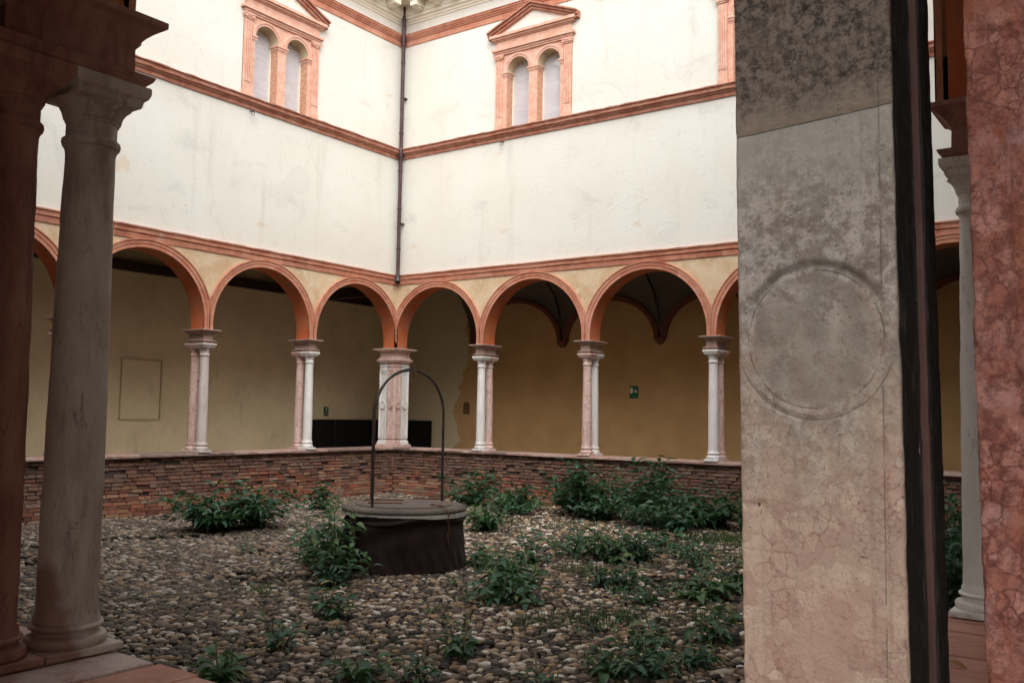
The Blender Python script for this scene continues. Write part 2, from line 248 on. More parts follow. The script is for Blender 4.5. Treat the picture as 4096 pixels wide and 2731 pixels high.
# plants, cloth, iron, signs ...
def leafmat(name, stops, trans=0.25):
    m = MT(name, 0.42); m.b.inputs['Specular IOR Level'].default_value = 0.35
    c = m.ramp(m.rand(), stops); m.col(m.mix(m.noise(30, 3), c, m.mix(0.5, c, (0.06, 0.14, 0.05))))
    t = m.nt.nodes.new('ShaderNodeBsdfTranslucent'); m.link(m.mix(0.5, c, (0.10, 0.22, 0.04)), t.inputs[0])
    mx = m.nt.nodes.new('ShaderNodeMixShader'); mx.inputs[0].default_value = trans
    out = m.nt.nodes['Material Output']; m.link(m.b.outputs[0], mx.inputs[1]); m.link(t.outputs[0], mx.inputs[2]); m.link(mx.outputs[0], out.inputs[0]); M[name] = m.m
leafmat('leaf_mid', [(0, (0.018, 0.058, 0.036)), (0.4, (0.026, 0.085, 0.048)), (0.75, (0.036, 0.115, 0.062)), (0.90, (0.06, 0.15, 0.07)), (0.97, (0.13, 0.20, 0.07)), (1, (0.30, 0.24, 0.07))])
leafmat('leaf_olive', [(0, (0.022, 0.055, 0.024)), (0.4, (0.036, 0.085, 0.034)), (0.75, (0.055, 0.115, 0.045)), (0.93, (0.09, 0.15, 0.05)), (1, (0.20, 0.19, 0.06))])
leafmat('leaf_dark', [(0, (0.010, 0.032, 0.022)), (0.5, (0.016, 0.052, 0.032)), (0.9, (0.026, 0.075, 0.044)), (1, (0.05, 0.11, 0.05))])
leafmat('leaf_bright', [(0, (0.035, 0.11, 0.05)), (0.5, (0.05, 0.15, 0.06)), (1, (0.10, 0.24, 0.06))])
leafmat('grass_blade', [(0, (0.03, 0.07, 0.028)), (0.6, (0.065, 0.12, 0.045)), (1, (0.15, 0.18, 0.07))])
m = MT('plant_stem', 0.6); m.col(m.mix(m.noise(8), (0.05, 0.075, 0.03), (0.085, 0.05, 0.035))); M['stem'] = m.m
m = MT('flower_spike', 0.7); m.col((0.26, 0.30, 0.13)); M['spike'] = m.m
m = MT('brown_cloth', 0.88); c = m.mix(m.rng(m.noise(3, 6), 0.3, 0.7), (0.013, 0.0055, 0.005), (0.024, 0.010, 0.009)); c = m.mix(m.rng(m.noise(5, 7, 0.7, m.sc(m.pos, (1, 1, 0.5))), 0.55, 0.75, 0, 0.4), c, (0.04, 0.024, 0.02)); m.col(c); m.bump(m.noise(220, 2), 0.15, 0.002); m.b.inputs['Sheen Weight'].default_value = 0.05; M['cloth'] = m.m
m = MT('white_band', 0.5); m.col(m.mix(m.rng(m.noise(9, 5), 0.5, 0.7), (0.62, 0.60, 0.56), (0.30, 0.27, 0.23))); M['band'] = m.m
m = MT('strap', 0.7); m.col((0.20, 0.15, 0.07)); M['strap'] = m.m
m = MT('old_concrete', 0.9); c = m.mix(m.rng(m.noise(4, 8, 0.7), 0.35, 0.7), (0.145, 0.12, 0.095), (0.08, 0.066, 0.052)); c = m.mix(m.rng(m.noise(9, 8, 0.7), 0.58, 0.7, 0, 0.6), c, (0.065, 0.062, 0.042)); m.col(c); m.bump(m.noise(45, 8, 0.7), 0.7, 0.01); M['concrete'] = m.m
m = MT('iron_plate', 0.75); m.col(m.mix(m.noise(7, 7, 0.7), (0.10, 0.085, 0.074), (0.135, 0.10, 0.08))); m.bump(m.noise(50, 6), 0.3, 0.004); M['plate'] = m.m
m = MT('wrought_iron', 0.55); m.b.inputs['Metallic'].default_value = 0.4; m.col(m.mix(m.rng(m.noise(10, 6), 0.4, 0.7), (0.05, 0.043, 0.04), (0.11, 0.065, 0.045))); m.bump(m.noise(80, 4), 0.3, 0.002); M['iron'] = m.m
m = MT('rust', 0.85); m.col(m.mix(m.noise(20, 5), (0.09, 0.035, 0.02), (0.16, 0.065, 0.035))); M['rust'] = m.m
m = MT('downpipe_paint', 0.42); m.col(m.mix(m.rng(m.noise(5, 7, 0.65, m.sc(m.pos, (3, 3, 0.6))), 0.4, 0.7), (0.052, 0.026, 0.029), (0.095, 0.055, 0.055))); M['pipe'] = m.m
m = MT('grey_pipe', 0.5); m.col(m.mix(m.noise(20), (0.05, 0.05, 0.055), (0.10, 0.10, 0.105))); M['elbow'] = m.m
m = MT('black_board', 0.6); m.col(m.mix(m.noise(5), (0.0035, 0.004, 0.005), (0.007, 0.008, 0.009))); M['black'] = m.m
m = MT('sign_green', 0.4); m.col((0.004, 0.10, 0.045)); M['sgreen'] = m.m
m = MT('sign_white', 0.4); m.col((0.62, 0.64, 0.58)); M['swhite'] = m.m
m = MT('sign_paper', 0.6); m.col((0.30, 0.27, 0.22)); M['spaper'] = m.m
m = MT('sign_ink', 0.6); m.col((0.05, 0.045, 0.045)); M['sink'] = m.m
m = MT('window_glass', 0.03); m.col(m.mix(m.rng(m.noise(3, 4, 0.5, m.sc(m.pos, (1, 1, 4.0)), 0.6), 0.35, 0.65), (0.52, 0.505, 0.52), (0.57, 0.555, 0.57))); m.b.inputs['Specular IOR Level'].default_value = 0.9; m.b.inputs['Coat Weight'].default_value = 0.6; m.b.inputs['Coat Roughness'].default_value = 0.02; M['glass'] = m.m
m = MT('reveal_plaster', 0.9); m.col(m.mix(m.noise(5, 6), (0.66, 0.55, 0.36), (0.58, 0.47, 0.30))); M['reveal'] = m.m
m = MT('brick_reveal', 0.9); br = m.nt.nodes.new('ShaderNodeTexNoise'); c = m.mix(m.rng(m.noise(9, 6, 0.6, m.sc(m.pos, (1, 1, 3))), 0.4, 0.62), (0.50, 0.24, 0.15), (0.60, 0.36, 0.24)); m.col(c); m.bump(m.noise(40, 5), 0.3, 0.005); M['brickjamb'] = m.m
m = MT('roof_tile', 0.9); m.col(m.mix(m.noise(4, 6), (0.22, 0.10, 0.06), (0.32, 0.17, 0.11))); M['tile'] = m.m
m = MT('pale_metal', 0.4); m.col((0.5, 0.5, 0.5)); M['pale_metal'] = m.m
m = MT('niche_dark', 0.9); m.col((0.16, 0.085, 0.035)); M['niche'] = m.m

# ------------------------------------------------------------------ mesh helpers
def new_obj(name, me, mat=None, parent=None, smooth=False):
    if mat is not None and not me.materials: me.materials.append(M[mat] if isinstance(mat, str) else mat)
    o = bpy.data.objects.new(name, me); col.objects.link(o)
    if parent is not None: o.parent = parent
    return o
class MB:
    def __init__(s): s.v = []; s.f = []
    def add(s, vs, fs):
        k = len(s.v); s.v += [tuple(p) for p in vs]; s.f += [tuple(i+k for i in f) for f in fs]; return s
    def box(s, x0, x1, y0, y1, z0, z1, T=None):
        vs = [(x, y, z) for z in (z0, z1) for y in (y0, y1) for x in (x0, x1)]
        if T: vs = [T(*p) for p in vs]
        return s.add(vs, [(0, 2, 3, 1), (4, 5, 7, 6), (0, 1, 5, 4), (2, 6, 7, 3), (0, 4, 6, 2), (1, 3, 7, 5)])
    def lathe(s, prof, n=24, cx=0, cy=0, T=None):
        vs = []; fs = []
        for r, z in prof:
            for i in range(n):
                a = 2*PI*i/n; vs.append((cx+r*math.cos(a), cy+r*math.sin(a), z))
        for j in range(len(prof)-1):
            for i in range(n):
                k = (i+1) % n; fs.append((j*n+i, j*n+k, (j+1)*n+k, (j+1)*n+i))
        fs.append(tuple(range(n-1, -1, -1))); fs.append(tuple((len(prof)-1)*n+i for i in range(n)))
        if T: vs = [T(*p) for p in vs]
        return s.add(vs, fs)
    def sqprof(s, prof, u0, u1, n0, n1, T):
        """square-swept moulding: prof = [(offset, z)], around the rectangle u0..u1 x n0..n1"""
        vs = []; fs = []
        for o, z in prof: vs += [T(u0-o, n0-o, z), T(u1+o, n0-o, z), T(u1+o, n1+o, z), T(u0-o, n1+o, z)]
        for j in range(len(prof)-1):
            for i in range(4):
                k = (i+1) % 4; fs.append((j*4+i, j*4+k, j*4+4+k, j*4+4+i))
        e = (len(prof)-1)*4; fs += [(3, 2, 1, 0), (e, e+1, e+2, e+3)]
        return s.add(vs, fs)
    def tube(s, pts, r, n=8, cap=True):
        pts = [Vector(p) for p in pts]; rs = r if isinstance(r, (list, tuple)) else [r]*len(pts)
        vs = []; fs = []; prev = None
        for i, p in enumerate(pts):
            t = (pts[min(i+1, len(pts)-1)]-pts[max(i-1, 0)]).normalized()
            if prev is None: a = t.cross(Vector((0, 0, 1)) if abs(t.z) < 0.9 else Vector((1, 0, 0))).normalized()
            else: a = (prev - t*prev.dot(t)).normalized()
            prev = a; b = t.cross(a)
            for k in range(n): vs.append(p + rs[i]*(a*math.cos(2*PI*k/n)+b*math.sin(2*PI*k/n)))
        for i in range(len(pts)-1):
            for k in range(n): l = (k+1) % n; fs.append((i*n+k, i*n+l, i*n+n+l, i*n+n+k))
        if cap: fs.append(tuple(range(n-1, -1, -1))); fs.append(tuple((len(pts)-1)*n+k for k in range(n)))
        return s.add(vs, fs)
    def mesh(s, name, smooth=False):
        me = bpy.data.meshes.new(name); me.from_pydata(s.v, [], s.f)
        if smooth:
            me.polygons.foreach_set('use_smooth', [True]*len(me.polygons))
            me.set_sharp_from_angle(angle=math.radians(38))
        return me
    def build(s, name, mat, parent=None, smooth=False):
        return new_obj(name, s.mesh(name, smooth), mat, parent)
def empty(name, loc, label=None, cat=None, group=None):
    o = bpy.data.objects.new(name, None); o.location = loc; o.empty_display_size = 0.2; col.objects.link(o)
    if label: tag(o, label, cat, group)
    return o
def tag(o, label=None, cat=None, group=None, kind=None):
    if label: o['label'] = label
    if cat: o['category'] = cat
    if group: o['group'] = group
    if kind: o['kind'] = kind
    return o
def under(parent, o):           # parent keeping world-space mesh coordinates
    o.parent = parent; o.matrix_parent_inverse = Matrix.Translation(parent.location).inverted(); return o
def bevel(o, w=0.01, seg=2):
    b = o.modifiers.new('bevel', 'BEVEL'); b.width = w; b.segments = seg; b.limit_method = 'ANGLE'; return o

# lattice noise for real relief
_perm = rng.random((64, 64, 64)).astype(np.float32)
def vnoise(x, y, z):
    xi = np.floor(x).astype(int); yi = np.floor(y).astype(int); zi = np.floor(z).astype(int)
    fx = x-xi; fy = y-yi; fz = z-zi
    fx = fx*fx*(3-2*fx); fy = fy*fy*(3-2*fy); fz = fz*fz*(3-2*fz)
    g = lambda a, b, c: _perm[(xi+a) & 63, (yi+b) & 63, (zi+c) & 63]
    l = lambda a, b, t: a+(b-a)*t
    return l(l(l(g(0,0,0), g(1,0,0), fx), l(g(0,1,0), g(1,1,0), fx), fy), l(l(g(0,0,1), g(1,0,1), fx), l(g(0,1,1), g(1,1,1), fx), fy), fz)-0.5
def fbm(x, y, z, s, o=4):
    t = 0; a = 1.0
    for k in range(o): t = t+a*vnoise(x*s+k*7.3, y*s+k*3.1, z*s+k*5.7); s *= 2.07; a *= 0.52
    return t

# ------------------------------------------------------------------ measures
Wd, D = 13.93, 14.14           # courtyard: 0..Wd in x, -D..0 in y ; z = 0 is the far coping top
ZG, ZW = -1.07, -0.66          # courtyard ground, walk floor
WK = 3.2                       # walk depth behind the arcade plane
TH = 0.39                      # arcade wall thickness
NZ = -0.01                     # near copings lie a little lower
ZA = 2.3                       # springing slab top
ZS1, ZTOP = 3.985, 10.75
TL = lambda u, n, z: (n, -u, z)
TR = lambda u, n, z: (u, -n, z)
TN = lambda u, n, z: (u, -D+n, z)
TM = lambda u, n, z: (Wd-n, -u, z)
TM2 = lambda u, n, z: (Wd+0.06-n, -u, z)

# ------------------------------------------------------------------ setting : ground
def struct(o): o['kind'] = 'structure'; return o
gb = MB(); n = 80
xs = np.linspace(-0.3, Wd+0.3, n); ys = np.linspace(-D-0.3, 0.3, n)
def ground_h(x, y): return ZG + 0.05*fbm(np.asarray(x, float), np.asarray(y, float), np.zeros_like(np.asarray(x, float)), 0.55, 3)
X, Y = np.meshgrid(xs, ys); Z = ground_h(X, Y)-0.02
gb.v = [tuple(p) for p in np.stack([X.ravel(), Y.ravel(), Z.ravel()], 1)]
gb.f = [(j*n+i, j*n+i+1, j*n+n+i+1, j*n+n+i) for j in range(n-1) for i in range(n-1)]
ground = struct(gb.build('courtyard_ground', 'soil', None, True))
earth = MB().box(-60, 80, -80, 60, -1.9, -1.8); struct(earth.build('ground', 'soil'))
wf = MB(); wf.box(-WK-0.5, -0.40, -D-WK-0.5, WK+0.5, ZW-0.3, ZW); wf.box(-0.40, Wd+0.40, 0.40, WK+0.5, ZW-0.3, ZW-0.0005)
wf.box(-0.40, Wd+0.40, -D-WK-0.5, -D-0.40, ZW-0.3, ZW-0.0005); wf.box(Wd+0.40, Wd+WK+0.5, -D-WK-0.5, WK+0.5, ZW-0.3, ZW)
struct(wf.build('walk_floor', 'paving'))

# ------------------------------------------------------------------ cloister wings
def arch_path(u0, u1, zb, off=0.0, n=36):
    """open path round the arch opening: up the jamb, round, down; off grows outward"""
    uc = (u0+u1)/2; r = (u1-u0)/2; zs = 3.645-r
    pts = [(u0-off, zb), (u0-off, zs)]
    for i in range(1, n): a = PI-PI*i/n; pts.append((uc+(r+off)*math.cos(a), zs+(r+off)*math.sin(a)))
    pts += [(u1+off, zs), (u1+off, zb)]
    return pts
def spandrel(mb, U0, U1, zb, zt, opens, n, T, apex=3.645, seg=36):
    cur = U0
    for (a, b) in opens:
        if a > cur: mb.add([T(cur, n, zb), T(a, n, zb), T(a, n, zt), T(cur, n, zt)], [(0, 1, 2, 3)])
        uc = (a+b)/2; r = (b-a)/2; zs = apex-r
        arc = [(uc-r*math.cos(PI*i/seg), zs+r*math.sin(PI*i/seg)) for i in range(seg+1)]
        vs = []; fs = []
        for (x, z) in arc: vs += [T(x, n, z), T(x, n, zt)]
        for i in range(seg): fs.append((2*i, 2*i+2, 2*i+3, 2*i+1))
        mb.add(vs, fs); cur = b
    if U1 > cur: mb.add([T(cur, n, zb), T(U1, n, zb), T(U1, n, zt), T(cur, n, zt)], [(0, 1, 2, 3)])
def profile_run(mb, prof, T, L, s0=True, s1=True, seg=1, wob=0.0):
    """extrude profile [(n,z)] along u, mitred at both inner corners"""
    vs = []; fs = []; k = len(prof)
    for i in range(seg+1):
        t = i/seg
        for (n_, z_) in prof:
            a = n_ if s0 else 0; b = L-n_ if s1 else L
            w = wob*(random.random()-0.5) if n_ > 0.02 else 0
            vs.append(T(a+(b-a)*t, n_+(w if 0 < i < seg else 0), z_+(w if 0 < i < seg else 0)))
    for i in range(seg):
        for j in range(k-1): fs.append((i*k+j, (i+1)*k+j, (i+1)*k+j+1, i*k+j+1))
    mb.add(vs, fs)
PW = 0.094                      # half width of the masonry above a column pair
def wing(T, L, supports, label, u_start=0.0, u_end=None, windows=(), detail=True, name='cloister_wing', ZA=2.3):
    """T maps (along, towards court, z). supports: centres of the column pairs."""
    u_end = L if u_end is None else u_end
    root = empty(name, T(L/2, -TH/2, ZW), label, 'building', 'wings round the courtyard')
    def P(mb, nm, mt, smooth=False): return under(root, mb.build(nm, mt, None, smooth))
    edges = [u_start]+[x for s_ in supports for x in (s_-PW, s_+PW)]+[u_end]
    opens = [(edges[2*i], edges[2*i+1]) for i in range(len(edges)//2)]
    mb = MB(); spandrel(mb, 0.0, L, ZA, ZS1, opens, 0.0, T); P(mb, 'arcade_wall', 'ochre')
    mb = MB(); spandrel(mb, -TH, L+TH, ZA, ZTOP, opens, -TH, T); P(mb, 'inner_arcade_wall', 'walk_pale')
    for i, (a, b) in enumerate(opens):
        p = arch_path(a, b, ZA); mb = MB(); vs = []; fs = []
        for (u_, z_) in p: vs += [T(u_, 0.0, z_), T(u_, -TH, z_)]
        for k in range(len(p)-1): fs.append((2*k, 2*k+1, 2*k+3, 2*k+2))
        mb.add(vs, fs); P(mb, 'arch_soffit', 'red', True)
        # archivolt: two fasciae and an outer fillet, clipped on the support's centre line
        lo = u_start if i == 0 else (opens[i-1][1]+a)/2; hi = u_end if i == len(opens)-1 else (opens[i+1][0]+b)/2
        if i == 0: lo = u_start-0.0
        if i == len(opens)-1: hi = u_end+0.0
        prof = [(0.0, -0.02), (0.0, 0.028), (0.055, 0.028), (0.06, 0.020), (0.066, 0.036), (0.125, 0.038), (0.13, 0.052), (0.15, 0.052), (0.153, 0.0)]
        mb = MB(); vs = []; fs = []; k = len(prof); npt = None
        rows = [arch_path(a, b, ZA+0.004, off) for off, _ in prof]
        npt = len(rows[0])
        for j in range(npt):
            for q, (off, nn) in enumerate(prof):
                u_, z_ = rows[q][j]; vs.append(T(min(max(u_, lo+0.001), hi-0.001), nn, z_))
        for j in range(npt-1):
            for q in range(k-1): fs.append((j*k+q, (j+1)*k+q, (j+1)*k+q+1, j*k+q+1))
        mb.add(vs, fs); P(mb, 'archivolt', 'terra', True)
    # string courses
    s1 = [(0, 3.765), (0.020, 3.768), (0.022, 3.775), (0.032, 3.858), (0.022, 3.862), (0.022, 3.872), (0.05, 3.880), (0.055, 3.955), (0.075, 3.962), (0.080, 3.990), (0, 4.00)]
    mb = MB(); profile_run(mb, s1, T, L, seg=60 if detail else 1, wob=0.009 if detail else 0); P(mb, 'string_course', 'terra')
    s2 = [(0, 6.742), (0.030, 6.744), (0.036, 6.815), (0.060, 6.822), (0.075, 6.85), (0.115, 6.865), (0.120, 6.93), (0.150, 6.94), (0.152, 6.962), (0, 6.985)]
    mb = MB(); profile_run(mb, s2, T, L, seg=80 if detail else 1, wob=0.012 if detail else 0); P(mb, 'sill_course', 'terra2')
    s3 = [(0, 9.475), (0.02, 9.477), (0.03, 9.60), (0.05, 9.605), (0.055, 9.635), (0.075, 9.64), (0.085, 9.675), (0.105, 9.68), (0.11, 9.715), (0.125, 9.72), (0.125, 9.735), (0, 9.745)]
    mb = MB(); profile_run(mb, s3, T, L); P(mb, 'frieze_course', 'terra')
    ev = [(0, 10.00), (0.02, 10.005), (0.03, 10.05), (0.05, 10.055), (0.06, 10.10), (0.10, 10.12), (0.11, 10.18), (0.13, 10.19), (0.13, 10.405), (0.15, 10.41), (0.46, 10.412), (0.47, 10.52), (0.50, 10.54), (0.55, 10.66), (0.56, 10.75), (0, 10.78)]
    mb = MB(); profile_run(mb, ev, T, L); P(mb, 'eaves_cornice', 'eaves')
    if detail:
        u_ = 0.66
        while u_ < L-0.3:
            mb = MB(); mb.box(u_-0.095, u_+0.095, 0.125, 0.42, 10.235, 10.355, T); mb.box(u_-0.115, u_+0.115, 0.125, 0.445, 10.357, 10.405, T)
            mb.box(u_-0.07, u_+0.07, 0.125, 0.30, 10.20, 10.2345, T); P(mb, 'modillion', 'eaves'); u_ += 0.545
    mb = MB(); mb.add([T(-4, 0.66, 10.752), T(L+4, 0.66, 10.752), T(L+4, -4.5, 12.2), T(-4, -4.5, 12.2)], [(0, 1, 2, 3)])
    # upper wall with window apertures
    mb = MB(); cur = 0.0
    for wc in windows:
        a, b = wc-0.975, wc+0.975
        mb.add([T(cur, 0, ZS1-0.03), T(a, 0, ZS1-0.03), T(a, 0, ZTOP), T(cur, 0, ZTOP)], [(0, 1, 2, 3)])
        mb.add([T(a, 0, ZS1-0.03), T(b, 0, ZS1-0.03), T(b, 0, 6.965), T(a, 0, 6.965)], [(0, 1, 2, 3)])
        mb.add([T(a, 0, 8.66), T(b, 0, 8.66), T(b, 0, ZTOP), T(a, 0, ZTOP)], [(0, 1, 2, 3)]); cur = b
    mb.add([T(cur, 0, ZS1-0.03), T(L, 0, ZS1-0.03), T(L, 0, ZTOP), T(cur, 0, ZTOP)], [(0, 1, 2, 3)])
    P(mb, 'upper_wall', 'cream')
    for wc in windows: window(root, T, wc)
    return root

def window(root, T, c):
    """twin arched window in a pedimented terracotta aedicule"""
    zb, zsp, hw, oc = 6.968, 8.25, 0.29, 0.40
    def P(mb, nm, mt, par, smooth=False):
        o = mb.build(nm, mt, None, smooth); return under(root, o) if par is root else sub(par, o)
    def sub(par, o): o.parent = par; o.matrix_parent_inverse = (Matrix.Translation(root.location)).inverted() if False else par.matrix_parent_inverse.inverted() if False else Matrix.Identity(4); return o
    op = [(c-oc-hw, c-oc+hw), (c+oc-hw, c+oc+hw)]
    mb = MB(); spandrel(mb, c-0.975, c+0.975, zb, 8.66, op, 0.012, T, apex=zsp+hw, seg=20)
    frame = P(mb, 'window', 'terra_w', root)
    for a, b in op:
        # reveals: brick jambs below the impost, plaster above
        uc = (a+b)/2
        mb = MB()
        for x in (a, b): mb.add([T(x, 0.012, zb), T(x, -0.27, zb), T(x, -0.27, zsp-0.04), T(x, 0.012, zsp-0.04)], [(0, 1, 2, 3)])
        P(mb, 'jamb', 'brickjamb', frame)
        mb = MB(); vs = []; fs = []
        arc = [(a, zsp-0.04)]+[(uc-hw*math.cos(PI*i/20), zsp+hw*math.sin(PI*i/20)) for i in range(21)]+[(b, zsp-0.04)]
        for x, z_ in arc: vs += [T(x, 0.012, z_), T(x, -0.27, z_)]
        for i in range(len(arc)-1): fs.append((2*i, 2*i+1, 2*i+3, 2*i+2))
        mb.add(vs, fs); P(mb, 'arch_reveal', 'reveal', frame, True)
        mb = MB(); mb.add([T(a-0.02, -0.24, zb-0.01), T(b+0.02, -0.24, zb-0.01), T(b+0.02, -0.24, zsp+hw+0.03), T(a-0.02, -0.24, zsp+hw+0.03)], [(0, 1, 2, 3)])
        P(mb, 'pane', 'glass', frame)
        mb = MB()
        for x in (a, b-0.025): mb.box(x, x+0.025, -0.24, -0.20, zb, zsp, T)
        P(mb, 'casement', 'eaves', frame)
        mb = MB(); vs = []; fs = []; prof = [(0, 0.012), (0.0, 0.03), (0.04, 0.032), (0.045, 0.045), (0.09, 0.047), (0.095, 0.012)]; k = len(prof)
        for i in range(25):
            t = PI*i/24
            for off, nn in prof: vs.append(T(min(max(uc-(hw+off)*math.cos(t), c-0.82), c+0.82), nn, zsp+(hw+off)*math.sin(t)))
        for i in range(24):
            for q in range(k-1): fs.append((i*k+q, (i+1)*k+q, (i+1)*k+q+1, i*k+q+1))
        mb.add(vs, fs); P(mb, 'archivolt', 'terra_w', frame, True)
    # imposts
    for a, b in ((c-0.79, op[0][0]), (op[0][1], op[1][0]), (op[1][1], c+0.79)):
        mb = MB(); w = 0.022
        for o_, z0, z1 in ((0.008, zsp-0.105, zsp-0.075), (0.02, zsp-0.0745, zsp-0.03), (0.036, zsp-0.0295, zsp+0.004)):
            mb.box(a-(o_ if a > c-0.75 else 0), b+(o_ if b < c+0.75 else 0), -0.22, 0.012+o_, z0, z1, T)
        P(mb, 'impost', 'terra_w', frame)
    # fluted pilasters
    for sgn in (-1, 1):
        u1 = c+sgn*0.885; mb = MB()
        mb.box(u1-0.09, u1+0.09, 0.0125, 0.045, zb+0.12, 8.54, T)
        for k in range(4):
            x = u1-0.066+k*0.044; mb.box(x-0.014, x+0.014, 0.0452, 0.058, zb+0.30, 8.50, T)
        mb.box(u1-0.10, u1+0.10, 0.0125, 0.062, zb, zb+0.1195, T)
        p = P(mb, 'pilaster', 'terra_w', frame)
        mb = MB(); mb.box(u1-0.092, u1+0.092, 0.0125, 0.066, 8.5405, 8.575, T); mb.box(u1-0.108, u1+0.108, 0.0125, 0.078, 8.5755, 8.61, T); mb.box(u1-0.125, u1+0.125, 0.0125, 0.09, 8.6105, 8.652, T)
        for e in (-1, 1): mb.lathe([(0.001, -0.05), (0.034, -0.05), (0.034, 0.05), (0.001, 0.05)], 10, 0, 0, lambda x, y, z, e=e: T(u1+e*0.088+x, 0.05+z*0.8, 8.592+y))
        P(mb, 'capital', 'terra_w', frame)
    mb = MB()
    for o_, z0, z1, w in ((0.05, 8.6525, 8.69, 0.985), (0.07, 8.6905, 8.735, 1.0), (0.105, 8.7355, 8.785, 1.06)): mb.box(c-w, c+w, 0.001, o_, z0, z1, T)
    P(mb, 'architrave', 'terra_w', frame)
    mb = MB(); mb.box(c-0.965, c+0.965, 0.001, 0.045, 8.7855, 8.965, T); P(mb, 'frieze', 'terra_w', frame)
    mb = MB()
    for o_, z0, z1, w in ((0.075, 8.9655, 8.99, 1.0), (0.11, 8.9905, 9.03, 1.05), (0.15, 9.0305, 9.09, 1.10)): mb.box(c-w, c+w, 0.001, o_, z0, z1, T)
    P(mb, 'cornice', 'terra_w', frame)
    mb = MB(); mb.add([T(c-1.0, 0.035, 9.0905), T(c+1.0, 0.035, 9.0905), T(c, 0.035, 9.56)], [(0, 1, 2)]); P(mb, 'tympanum', 'ochre_pale', frame)
    mb = MB()
    for t0, t1, nn in ((0.0, 0.055, 0.10), (0.056, 0.11, 0.14), (0.111, 0.145, 0.185)):
        for sgn in (-1, 1):
            q = [(c+sgn*1.16, 8.985+0.045+t0), (c, 9.495+t0), (c, 9.495+t1), (c+sgn*1.16, 9.03+t1)]
            vs = [T(x, 0.001, z_) for x, z_ in q]+[T(x, nn, z_) for x, z_ in q]
            mb.add(vs, [(0, 1, 2, 3), (4, 5, 6, 7), (0, 1, 5, 4), (1, 2, 6, 5), (2, 3, 7, 6), (3, 0, 4, 7)])
    P(mb, 'pediment', 'terra2', frame)
m = MT('tympanum_plaster', 0.92); m.col(m.mix(m.rng(m.noise(12, 6, 0.7), 0.35, 0.68), (0.74, 0.62, 0.53), (0.80, 0.73, 0.65))); m.bump(m.noise(50, 6), 0.4, 0.01); M['ochre_pale'] = m.m

L_SUP = [2.58, 5.177, 7.80, 10.42]; R_SUP = [2.49, 5.163, 7.857, 10.56]
wl = wing(TL, D, L_SUP, 'left wing: white upper wall and terracotta arches, plain pale gallery behind', 0.0, 13.0, (3.66, 8.86))
wr = wing(TR, Wd, R_SUP, 'right wing: white upper wall and terracotta arches, brown gallery with exit sign', 0.0, 13.24, (3.79, 8.98))
wn = wing(TN, Wd, [1.25, 3.85, 6.44, 9.03, 11.628], 'near wing overhead, its red arch springs from the closest columns', 0.0, 14.0, (), False, ZA=2.196)
wm = wing(TM, D, [1.1, 3.7, 6.3, 8.9, 11.505], 'near right wing, red arch foot seen in the slit between pilasters', 0.0, 14.05, (), False, ZA=2.196)

# walks: back walls, ceilings, beams
def part(root, mb, nm, mt, smooth=False): return under(root, mb.build(nm, mt, None, smooth))
CE = 4.25
part(wl, MB().box(-WK-0.3, -WK, -D-WK, WK+0.3, ZW, CE+0.3), 'gallery_wall', 'walk_pale')
part(wr, MB().box(-WK+0.0005, Wd+WK, WK, WK+0.3, ZW, CE+0.3), 'gallery_wall', 'walk_brown')
# the near gallery opens outward behind the camera through a wide portal: it lights the near pilasters
OX0, OX1, OZ = 13.6, 16.4, 3.6
gw = MB(); gw.box(-WK, OX0, -D-WK-0.3, -D-WK, ZW, CE+0.3); gw.box(OX1, Wd+WK, -D-WK-0.3, -D-WK, ZW, CE+0.3); gw.box(OX0, OX1, -D-WK-0.3, -D-WK, OZ, CE+0.3)
part(wn, gw, 'gallery_wall', 'walk_near')
part(wm, MB().box(Wd+WK, Wd+WK+0.3, -D-WK, WK+0.3, ZW, CE+0.3), 'gallery_wall', 'walk_near')
part(wn, MB().box(12.85, 13.15, -D-WK+0.001, -15.5, ZW+0.001, CE-0.001), 'light_block_wall', 'walk_near')  # unseen wall added to keep the portal's light off the left columns
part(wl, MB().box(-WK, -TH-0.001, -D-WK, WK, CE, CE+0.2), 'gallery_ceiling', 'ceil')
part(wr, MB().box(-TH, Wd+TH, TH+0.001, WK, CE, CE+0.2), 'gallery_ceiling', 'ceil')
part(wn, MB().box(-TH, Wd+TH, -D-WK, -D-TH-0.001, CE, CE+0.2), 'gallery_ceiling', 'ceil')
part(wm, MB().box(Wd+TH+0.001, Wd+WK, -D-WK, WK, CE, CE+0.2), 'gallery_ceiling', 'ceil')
for rt, T, L in ((wl, TL, D), (wr, TR, Wd), (wn, TN, Wd), (wm, TM, D)):
    part(rt, MB().add([T(-5, 0.655, 10.79), T(L+5, 0.655, 10.79), T(L+5, -4.2, 12.3), T(-5, -4.2, 12.3)], [(0, 1, 2, 3)]), 'roof', 'tile')
part(wl, MB().box(-WK+0.001, -WK+0.16, -D, WK-0.001, 3.69, 3.895), 'wall_beam', 'wood')
for k in range(6): part(wl, MB().box(-WK+0.17, -TH-0.003, -12.2+k*2.75, -12.0+k*2.75, 4.03, 4.249), 'ceiling_beam', 'wood')
part(wl, MB().box(-WK+0.17, -TH-0.003, 0.10, 0.32, 3.60, 3.85), 'tie_beam', 'wood')
# recessed rectangle in the left gallery plaster
def frame_box(y0, y1, z0, z1):
    mb = MB(); x = -WK+0.0005; w = 0.03
    for a, b, e, f in ((y0, y1, z1-w, z1), (y0, y1, z0, z0+w*0.6), (y0, y0+w*0.6, z0+w, z1-w-0.0005), (y1-w, y1, z0+w, z1-w-0.0005)): mb.box(x, x+0.035, a, b, e, f)
    return mb
part(wl, frame_box(-4.94, -3.97, 0.555, 1.85), 'plaster_panel', 'walk_brown2')
